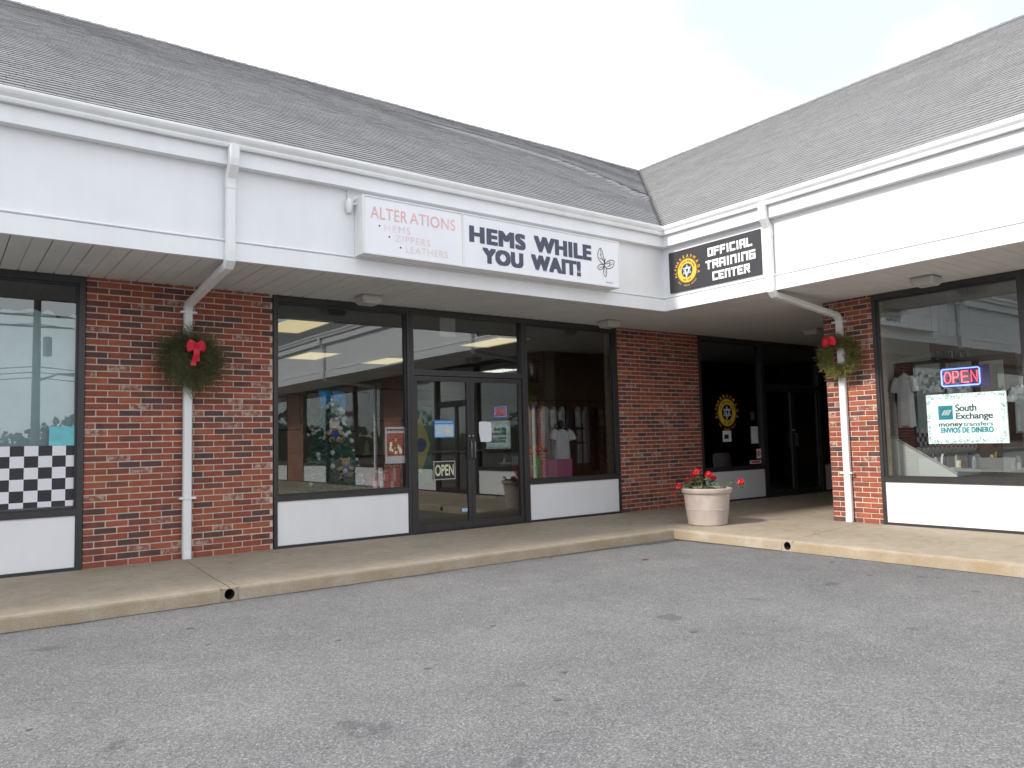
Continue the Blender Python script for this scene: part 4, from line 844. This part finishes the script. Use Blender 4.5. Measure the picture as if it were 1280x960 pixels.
def garment(name, c, w_, d, h, m, label, group=None, sleeves=True, rot=0., hanger=True, seed=0):
    rn = random.Random(seed); x, y, z = c; t = thing(name, label, 'garment', (x, y, z-h), group); cr, sr = math.cos(rot), math.sin(rot)
    T = lambda a, e, zz: (x+a*cr-e*sr, y+a*sr+e*cr, zz); b = MB(); n = 28; rings = []; ph = rn.uniform(0, 6)
    for zf, kw, kd in ((0,.16,.5),(.02,.30,.7),(.05,.62,.9),(.09,.90,1),(.13,.98,1),(.35,.92,1.0),(.6,.95,1.1),(.85,1.0,1.25),(1,1.02,1.3)):
        fold = zf*.22; rings.append([T(w_/2*kw*math.cos(2*math.pi*k/n), d/2*kd*math.sin(2*math.pi*k/n)*(1+fold*math.sin(5*2*math.pi*k/n+ph))*(1), z-h*zf-.02*abs(math.cos(2*math.pi*k/n))*(1-zf)+(.015*math.sin(k+ph) if zf == 1 else 0)) for k in range(n)])
    b.loft(rings, 0)
    if sleeves:
        for s in (-1, 1): b.tube([T(s*w_*.36,0,z-h*.10), T(s*w_*.50,-.01,z-h*.16), T(s*w_*.60,-.02,z-h*.30), T(s*w_*.63,-.02,z-h*.36)], [d*.5,d*.52,d*.55,d*.6], 10)
    b.build('cloth', M[m], t, True)
    if hanger: b = MB(); b.tube([T(0,0,z-.01), T(0,0,z+.05), T(.02,0,z+.075), T(0,0,z+.10), T(-.02,0,z+.08)], .0035, 6); b.tube([T(-w_*.4,0,z-h*.07), T(0,0,z), T(w_*.4,0,z-h*.07)], .0045, 6); b.build('hanger', M['chrome'], t)
    return t
CR = thing('clothes_rack', 'metal clothes rail holding bagged garments in the tailor shop', 'clothes rack', (9.9, 1.5, -.006)); b = MB(); b.tube([(8.75,1.5,1.86), (11.3,1.5,1.86)], .016); b.build('rail', M['chrome'], CR, True)
for x in (8.85, 11.2): b = MB(); b.tube([(x,1.5,1.86), (x,1.5,0)], .016); b.tube([(x,1.2,.012), (x,1.8,.012)], .016); b.build('post', M['chrome'], CR, True)
cl = ['clothg','clothd','clothw','clothg','clothw','clothd','clothg','clothw','clothd','clothg','clothw','clothg']
for i in range(12):
    garment('bagged_garment', (8.98+i*.19, 1.5, 1.765), .42 if i % 3 else .34, .10, (1.0 if i % 4 else 1.15), cl[i], ('first','second','third','fourth','fifth','sixth','seventh','eighth','ninth','tenth','eleventh','last')[i]+' bagged garment from the left on the tailor shop rail', 'bagged garments on the rail', i % 3 == 0, R_(35+8*math.sin(i*2.3)), True, i)
garment('white_shirt', (8.97, .62, 1.36), .30, .12, .50, 'clothw', 'white shirt on a stand above the pink box', None, True, R_(-8), False, 3)
t = thing('shirt_stand', 'dark stand under the white shirt above the pink box', 'stand', (8.97, .64, .546)); b = MB(); b.tube([(8.97,.64,.546), (8.97,.64,1.40)], .014); b.sphere((8.97,.64,1.43), (.055,.06,.07), 10); b.lathe([(.12,0),(.12,.02),(.02,.03)], (8.97,.64,.546), 20); b.build('pole_and_base', M['ink'], t, True)
t = thing('exercise_frame', 'dark metal frame with two bars in front of the hanging garments', 'metal frame', (9.35, 1.05, -.006)); b = MB()
for z in (1.36, 1.12): b.tube([(9.15,1.05,z), (9.85,1.05,z)], .014)
b.build('bar', M['ink'], t, True)
for x in (9.2, 9.8): b = MB(); b.tube([(x,1.05,1.45), (x,1.05,0)], .014); b.build('upright', M['ink'], t, True)
CT = thing('shop_counter', 'dark red counter with grey top seen through the shop doors', 'counter', (8.5, 4.4, -.006)); b = MB(); b.box(7.2, 10.6, 4.15, 4.75, -.004, .98); b.build('front', M['counter'], CT); b = MB(); b.box(7.15, 10.65, 4.08, 4.8, .982, 1.02); b.build('top', M['countertop'], CT)
t = thing('flag', 'green hanging cloth with yellow diamond seen through the left shop door', 'flag', (6.95, 1.6, .9)); PF = Plane((0,1.6,0), (1,0,0), (0,0,1))
b = MB(); slab(b, PF, 6.72, 7.14, .55, 1.75, -.004, 0); b.build('cloth', M['flaggreen'], t); b = MB(); b.add([PF.p(*q, .003) for q in ((6.93,.70),(7.11,1.15),(6.93,1.62),(6.75,1.15))], [(0,1,2,3)]); b.build('diamond', M['yellow'], t, fix=False); b = MB(); disc(b, PF, 6.93, 1.15, 0, .11, .006, n=24); b.build('disc', M['flagblue'], t, fix=False)
for i, (x, z, hh, m) in enumerate(((7.35,1.02,.24,'cream'),(7.55,1.02,.20,'lampbase'),(7.72,1.02,.28,'poster'),(7.92,1.02,.22,'yellow'))):
    t = thing('counter_bottle', ('cream','grey','pale','yellow')[i]+' bottle standing on the shop counter behind the doors', 'bottle', (x, 4.3, z), 'bottles on the shop counter'); b = MB(); b.lathe([(0,0),(.045,0),(.047,hh*.6),(.02,hh*.8),(.02,hh)], (x,4.3,z), 14); b.build('bottle_body', M[m], t, True)
for i, (x0, x1, z0, z1) in enumerate(((6.3,7.3,1.55,2.3),(7.5,8.6,1.5,2.35),(9.0,10.2,1.75,2.45))):
    t = thing('wall_poster', ('pale wall poster at the left of the tailor shop back wall', 'pale wall poster in the middle of the tailor shop back wall', 'pale wall poster at the right of the tailor shop back wall')[i], 'poster', ((x0+x1)/2, 7.46, z0)); b = MB(); b.box(x0, x1, 7.46, 7.48, z0, z1); b.build('sheet', M['poster'], t); b = MB(); b.box(x0-.03, x1+.03, 7.482, 7.496, z0-.03, z1+.03); b.build('frame', M['wood'], t)

# ------------------------------------------------------------------ passage window (left of the dark doors)
PS = Plane((0, .042, 0), (1,0,0), (0,0,1))
t = thing('window_emblem', 'round gold emblem decal on the black passage window', 'decal', (12.44, .042, 1.28)); emblem(t, PS, 12.44, 1.60, .33, .001)
t = board('window_notice', PS, 12.29, 12.53, 1.07, 1.27, 'chairg', 'small grey notice under the round gold emblem on the passage window', 'notice'); b = MB(); slab(b, PS, 12.33, 12.45, 1.12, 1.20, .0022, .0035); b.build('print', M['ink'], t)
board('window_notice', PS, 13.12, 13.33, 1.02, 1.34, 'chairg', 'plain grey sheet at the right edge of the passage window', 'notice'); t = board('window_sticker', PS, 13.26, 13.40, .74, .92, 'giftw', 'small red and white sticker low at the right of the passage window', 'sticker'); b = MB(); disc(b, PS, 13.33, .83, .02, .045, .003, n=20); b.build('red_print', M['petal'], t, fix=False)
t = board('window_sticker', PS, 13.05, 13.39, .645, .71, 'giftw', 'wide flat sticker along the bottom of the passage window', 'sticker'); b = MB(); slab(b, PS, 13.08, 13.36, .662, .692, .0022, .003); b.build('red_print', M['petal'], t)
board('window_notice', PS, 13.13, 13.25, 1.46, 1.62, 'clothd', 'dim dark notice above the grey sheet on the passage window', 'notice')
t = board('door_letter', Plane((0,.058,0),(1,0,0),(0,0,1)), 14.08, 14.30, 2.36, 2.58, 'frame2', 'dark unit letter D on the glass above the passage doors', 'unit letter'); b = MB(); put_text(b, Plane((0,.05,0),(1,0,0),(0,0,1)), 'D', 14.12, 14.26, 2.39, 2.55, 0, .01); b.build('lettering', M['lampbase'], t, fix=False)
CHR = thing('chair', 'grey moulded chair behind the black passage window', 'chair', (12.52, .36, -.006)); b = MB(); rings = []
for z, k, dy in ((.50,.23,0),(.62,.27,.01),(.74,.27,.02),(.83,.25,.03),(.865,.20,.035)): rings.append([(12.52+k*c, .24+dy+.03*s-.05*(1-abs(c)), z) for c, s in [(math.cos(i*math.pi/8), math.sin(i*math.pi/8)) for i in range(16)]])
b.loft(rings); b.build('backrest', M['chairg'], CHR, True); b = MB(); b.loft([[(12.52+.22*math.cos(i*.3927), .36+.2*math.sin(i*.3927), z) for i in range(16)] for z in (.43,.455)]); b.build('seat', M['chairg'], CHR, True)
for sx in (-.17,.17):
    for sy in (.22,.48): b = MB(); b.tube([(12.52+sx,sy,.43), (12.52+sx*1.15,sy,-.004)], .011); b.build('leg', M['metal'], CHR)

# ------------------------------------------------------------------ right shop window
PX = Plane((XR+.064, 0, 0), (0,-1,0), (0,0,1))
SE = thing('exchange_sign', 'white sign with teal logo reading South Exchange money transfers', 'sign', (XR+.08, -4.74, 1.01))
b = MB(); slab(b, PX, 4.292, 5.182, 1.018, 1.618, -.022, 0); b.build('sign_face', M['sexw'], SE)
b = MB(); rnd = random.Random(8)
for i in range(420):
    e = rnd.random()
    if e < .33: uu, vv = rnd.uniform(4.31,5.165), 1.618-abs(rnd.gauss(0,.035))-.012
    elif e < .66: uu, vv = rnd.uniform(4.31,5.165), 1.018+abs(rnd.gauss(0,.035))+.012
    elif e < .83: uu, vv = 4.292+abs(rnd.gauss(0,.035))+.012, rnd.uniform(1.03,1.6)
    else: uu, vv = 5.182-abs(rnd.gauss(0,.035))-.012, rnd.uniform(1.03,1.6)
    a = rnd.uniform(0, 6.28); r = rnd.uniform(.010,.022); ribbon(b, PX, [(uu+r*math.cos(a+k*.7)*(1-k*.1), vv+r*math.sin(a+k*.7)*(1-k*.1)) for k in range(4)], .0035, .001+.00002*i)
b.build('filigree_border', M['filigree'], SE, fix=False)
b = MB(); slab(b, PX, 4.428, 4.596, 1.308, 1.478, .0005, .002); b.build('logo_square', M['sexteal'], SE)
b = MB()
for k in range(3): b.add([PX.p(4.462+k*.031+x, z, .0035) for x, z in ((0,1.36),(.024,1.36),(.058,1.425),(.034,1.425))], [(0,1,2,3)])
b.build('logo_bars', M['whitevinyl'], SE, fix=False)
b = MB(); put_bold(b, PX, 'South', 4.628, 4.862, 1.402, 1.487, .002, .002, .94); put_bold(b, PX, 'Exchange', 4.630, 5.036, 1.285, 1.385, .002, .002, .94); b.build('name_lettering', M['greyprint'], SE, fix=False)
b = MB(); put_bold(b, PX, 'money', 4.424, 4.70, 1.208, 1.264, .002, .0022, 1.0); b.build('money_lettering', M['greyprint'], SE, fix=False); b = MB(); put_bold(b, PX, 'transfers', 4.705, 5.032, 1.224, 1.274, .002, .0018, 1.0); b.build('transfers_lettering', M['lightprint'], SE, fix=False)
b = MB(); put_bold(b, PX, 'ENVIOS DE DINERO', 4.446, 5.034, 1.145, 1.212, .002, .0035, 1.05); b.build('teal_lettering', M['sexteal'], SE, fix=False)
NE = thing('neon_open_sign', 'lit red and blue neon OPEN sign hanging in the right shop window', 'sign', (XR+.12, -4.68, 1.70)); PN = Plane((XR+.115, 0, 0), (0,-1,0), (0,0,1))
b = MB(); slab(b, PN, 4.475, 5.0, 1.685, 1.945, -.03, -.022); b.build('backing', M['neonback'], NE)
def ntube(pts, r, m, name, closed=False):
    b = MB(); q = [PN.p(*p, 0) for p in pts]; q = q+[q[0]] if closed else q; b.tube(q, r, 6); b.build(name, m, NE, True)
ntube([(4.485,1.715),(4.885,1.715),(4.900,1.73),(4.900,1.905),(4.885,1.92),(4.485,1.92),(4.470,1.905),(4.470,1.73)], .0085, M['neonb'], 'blue_border_tube', True)
el = lambda cu, cv, a, c, n=18: [(cu+a*math.cos(6.2832*i/n), cv+c*math.sin(6.2832*i/n)) for i in range(n)]
ntube(el(4.538,1.817,.036,.068), .0075, M['neonr'], 'letter_tube', True); ntube([(4.603,1.75),(4.603,1.885),(4.648,1.885),(4.662,1.865),(4.662,1.835),(4.648,1.815),(4.608,1.815)], .0075, M['neonr'], 'letter_tube')
ntube([(4.775,1.75),(4.70,1.75),(4.70,1.885),(4.775,1.885)], .0075, M['neonr'], 'letter_tube'); ntube([(4.708,1.818),(4.768,1.818)], .0075, M['neonr'], 'letter_tube'); ntube([(4.808,1.75),(4.808,1.885),(4.872,1.75),(4.872,1.885)], .0075, M['neonr'], 'letter_tube')
for uu in (4.56, 4.82): b = MB(); b.tube([PN.p(uu,1.945,-.025), PN.p(uu,2.90,-.025)], .0016, 5); b.build('hanging_chain', M['wire'], NE)
b = MB(); b.add([(11.12,-3.33,.0),(11.12,-4.42,.0),(11.12,-4.42,.62),(11.12,-3.62,1.10),(11.12,-3.33,1.14),(11.16,-3.33,.0),(11.16,-4.42,.0),(11.16,-4.42,.62),(11.16,-3.62,1.10),(11.16,-3.33,1.14)], [(0,1,2,3,4),(9,8,7,6,5),(0,5,6,1),(1,6,7,2),(2,7,8,3),(3,8,9,4),(4,9,5,0)]); 
o = tag(b.build('display_partition', M['shelfw']), 'white sloping display partition low in the right shop window', 'partition')
b = MB(); b.tube([(11.14,-3.33,1.15), (11.14,-3.62,1.115), (11.14,-4.42,.63)], .018, 6); b.build('top_edge', M['lampbase'], o)
XB = 11.86
BW = thing('wall_board', 'dark wooden framed pale boards on the right shop wall behind the neon sign', 'board', (XB, -4.1, 1.1))
zt = at(1145, 452, 0, XB).z; yb = lambda u: at(u, 480, 0, XB).y
b = MB(); b.box(XB, XB+.05, yb(1272), yb(1118), .95, zt); b.build('wood_backing', M['wood'], BW)
for u0, u1, zz in ((1146,1177,.05),(1184,1216,.06),(1226,1256,.08)): b = MB(); b.box(XB-.018, XB-.004, yb(u1), yb(u0), 1.15, zt-zz); b.build('pale_board', M['poster'], BW)
XS = 11.76
for i, (u0, u1, v0, v1, m, l) in enumerate(((1115,1145,466,533,'clothw','white baseball shirt hung on the dark board in the right shop'),(1262,1292,480,540,'clothg','grey shirt hung at the right edge of the right shop window'))):
    p0 = at((u0+u1)/2, v0, 0, XS); p1 = at(u1, v1, 0, XS); garment('hanging_shirt', (XS, p0.y, p0.z), abs(at(u0, v0, 0, XS).y-p1.y)*.85, .09, p0.z-p1.z, m, l, None, True, R_(-90), True, 20+i)
SH = thing('display_table', 'low white display table heaped with small goods in the right shop', 'display table', (11.5, -4.5, -.006)); b = MB(); b.box(11.25, 11.72, -5.5, -3.62, .66, .695); b.build('table_top', M['shelfw'], SH)
for x in (11.3, 11.67):
    for y in (-5.4, -3.7): b = MB(); b.tube([(x,y,.66), (x,y,-.004)], .018); b.build('leg', M['shelfw'], SH)
rnd = random.Random(31); gm = ['clothw','ink','poster','clothg','yellow','giftw','darktan','clothd','lampbase']
for i in range(38):
    x, y = rnd.uniform(11.3,11.66), -3.68-1.7*((i+.5)/38); s = rnd.uniform(.025,.05); hh = rnd.uniform(.06,.20); t = MB()
    t.loft([[(x+s*q*math.cos(k*1.0472+i), y+s*.8*q*math.sin(k*1.0472+i), .6965+hh*f) for k in range(6)] for f, q in ((0,.9),(.3,1.1),(.75,.9),(1,.45))])
    tag(t.build('trinket', M[gm[i % 9]], None, True), 'small trinket in the heap on the white display table', 'trinket', 'trinkets heaped on the display table')
t = thing('display_tray', 'pale grey tray standing right of the goods in the right shop window', 'tray', (11.36, -4.8, .6965)); b = MB(); b.box(11.25,11.45,-4.98,-4.64,.6965,.71); b.box(11.25,11.262,-4.98,-4.64,.711,.83); b.box(11.438,11.45,-4.98,-4.64,.711,.83); b.box(11.2625,11.4375,-4.98,-4.968,.711,.83); b.box(11.2625,11.4375,-4.652,-4.64,.711,.83); b.build('tray_body', M['shelfw'], t)
HB = thing('hanging_display', 'dark hanging display with black fringe above the neon sign', 'display', (11.5, -4.22, 2.06)); b = MB(); b.box(11.46,11.54,-4.40,-4.03,2.22,2.40); b.build('header', M['wood'], HB)
b = MB(); rnd = random.Random(6)
for i in range(40): y = -4.03-.385*i/39; x = 11.5+rnd.gauss(0,.02); b.tube([(x,y,2.22), (x+rnd.gauss(0,.01),y+rnd.gauss(0,.02),2.14), (x+rnd.gauss(0,.02),y+rnd.gauss(0,.03),2.06+rnd.uniform(0,.05))], [.006,.010,.004], 5)
b.build('fringe', M['ink'], HB)
for y in (-4.06,-4.37): b = MB(); b.tube([(11.5,y,2.40), (11.5,y,2.86)], .003, 5); b.build('cord', M['wire'], HB)

# ------------------------------------------------------------------ small things on the ground
def dry_leaf(x, y, z, s, lab):
    rn = random.Random(int(x*1000)); b = MB(); a0 = rn.uniform(0,6.28); pts = [(0,0,.012)]+[(math.cos(a0+k*.7854)*s*(1 if k % 2 else .6), math.sin(a0+k*.7854)*s*(.75 if k % 2 else .5), .004+rn.uniform(0,.012)) for k in range(8)]
    b.add([(x+p[0], y+p[1], z+p[2]) for p in pts], [(0, k+1, (k+1) % 8+1) for k in range(8)]); tag(b.build('dry_leaf', M['leafdry'], fix=False), lab, 'leaf', 'dry leaves by the kerb')
for k, (u, v) in enumerate(((846,671),(853,672),(860,673),(850,675))): q = at(u, v, 2, ZA); dry_leaf(q.x-.06, q.y-.05, ZA+.001, .05, 'dry brown leaf fallen at the kerb corner below the planter')
q = at(686, 697, 2, ZA); dry_leaf(q.x, q.y-.03, ZA+.001, .04, 'single dry leaf against the kerb below the shop doors'); q = at(806, 700, 2, ZA); dry_leaf(q.x, q.y, ZA+.001, .05, 'lone tan leaf out on the asphalt near the corner')

rnd = random.Random(17); fl = MB()
def fleck(mb, x, y, z, r):
    k = 7; mb.add([(x+math.cos(6.283*j/k)*r*rnd.uniform(.5,1.3), y+math.sin(6.283*j/k)*r*rnd.uniform(.4,1.1), z) for j in range(k)], [tuple(range(k))])
for i in range(14): fleck(fl, rnd.uniform(1.2, 8.4), rnd.uniform(-5.8, -2.2), ZA+.003, rnd.uniform(.003, .008))
for i in range(24): fleck(fl, rnd.uniform(1.3, 8.4), rnd.uniform(-1.5, -.1), .003, rnd.uniform(.006, .014))
stuff(fl.build('pale_flecks', M['patchy'], fix=False)); gs = MB()
for i in range(40): fleck(gs, rnd.uniform(1.2, 8.9), rnd.uniform(-1.5, -.1), .0025, rnd.uniform(.008, .024))
for i in range(26): fleck(gs, rnd.uniform(9.1, 10.6), rnd.uniform(-6.2, -.4), .0025, rnd.uniform(.008, .024))
for i in range(16): fleck(gs, rnd.uniform(1.2, 8.3), rnd.uniform(-6.0, -2.4), ZA+.003, rnd.uniform(.012, .035))
stuff(gs.build('gum_spots', mat('gum', (.105,.102,.098), .9, .3, 30), fix=False))

# ------------------------------------------------------------------ beyond the lot (seen only in reflections)
UP = thing('utility_pole', 'wooden utility pole with crossarms mirrored in the leftmost window', 'utility pole', (4.57, -32, ZA)); b = MB(); b.tube([(4.57,-32,ZA), (4.57,-32,8.3)], [.20,.15], 12); b.build('pole', M['pole'], UP, True)
for z in (7.4, 6.9): b = MB(); b.box(3.1, 6.0, -32.24, -32.14, z, z+.08); b.build('crossarm', M['pole'], UP)
for x, z in ((4.98,6.0),): b = MB(); b.lathe([(0,-.45),(.16,-.45),(.18,-.4),(.18,.4),(.12,.45),(0,.45)], (x,-31.85,z), 16); b.build('transformer', M['transformer'], UP, True)
b = MB(); b.tube([(4.57,-32,4.4), (5.4,-31.8,4.75), (6.0,-31.7,4.75)], .05, 8); b.box(5.85, 6.45, -31.82, -31.58, 4.66, 4.80); b.build('lamp_arm', M['transformer'], UP)
b = MB()
for z, dy in ((7.6,-.2),(7.1,-.2),(5.1,0),(4.85,0),(4.6,.1)): b.tube([(4.57+dx, -32.2+dy, z-1.1*(1-(abs(abs(dx)-20)/20)**2)) for dx in range(-40, 41, 4)], .022, 5)
tag(b.build('overhead_wires', M['wire']), 'overhead wires mirrored across the leftmost window', 'wires')
rnd = random.Random(77); hd = MB()
for line in range(2):
    for i in range(9000 if line else 7000):
        c = rnd.uniform(-70, 80); top = 2.4+1.6*abs(math.sin(c*.23)+.6*math.sin(c*.61+1))+(3.5 if line else 0); f = rnd.random()**1.15*top  # side row is added and raised to darken reflections in the shop glass
        p = Vector((c, -62+rnd.gauss(0, 1.5), ZA+f)) if line == 0 else Vector((-75+rnd.gauss(0, 1.5), c, ZA+f))
        s = rnd.uniform(.16, .42); k = 5; nv = Vector((rnd.gauss(0,1), rnd.gauss(0,1), rnd.gauss(0,.6))).normalized(); a = nv.orthogonal().normalized(); c2 = nv.cross(a)
        hd.add([p+(a*math.cos(6.283*j/k)+c2*math.sin(6.283*j/k))*s*rnd.uniform(.5,1.2) for j in range(k)], [tuple(range(k))])
for c in range(-72, 82, 2):
    for line in range(2):
        h0, h1 = ((2.0+1.4*abs(math.sin(q*.23)+.6*math.sin(q*.61+1))+(3.3 if line else 0))*.8+ZA for q in (c, c+2))
        if line == 0: hd.add([(c,-61.8,ZA),(c+2,-61.8,ZA),(c+2,-61.8,h1),(c,-61.8,h0),(c,-63,ZA),(c+2,-63,ZA),(c+2,-63,h1),(c,-63,h0)], [(0,1,2,3),(7,6,5,4),(3,2,6,7)])
        else: hd.add([(-74.8,c,ZA),(-74.8,c+2,ZA),(-74.8,c+2,h1),(-74.8,c,h0),(-76,c,ZA),(-76,c+2,ZA),(-76,c+2,h1),(-76,c,h0)], [(0,1,2,3),(7,6,5,4),(3,2,6,7)])
o = hd.build('far_treeline', M['hedge'], fix=False); stuff(o); o['label'] = 'dark distant treeline mirrored in the leftmost window, plus an added side row darkening other reflections'; o['category'] = 'trees'
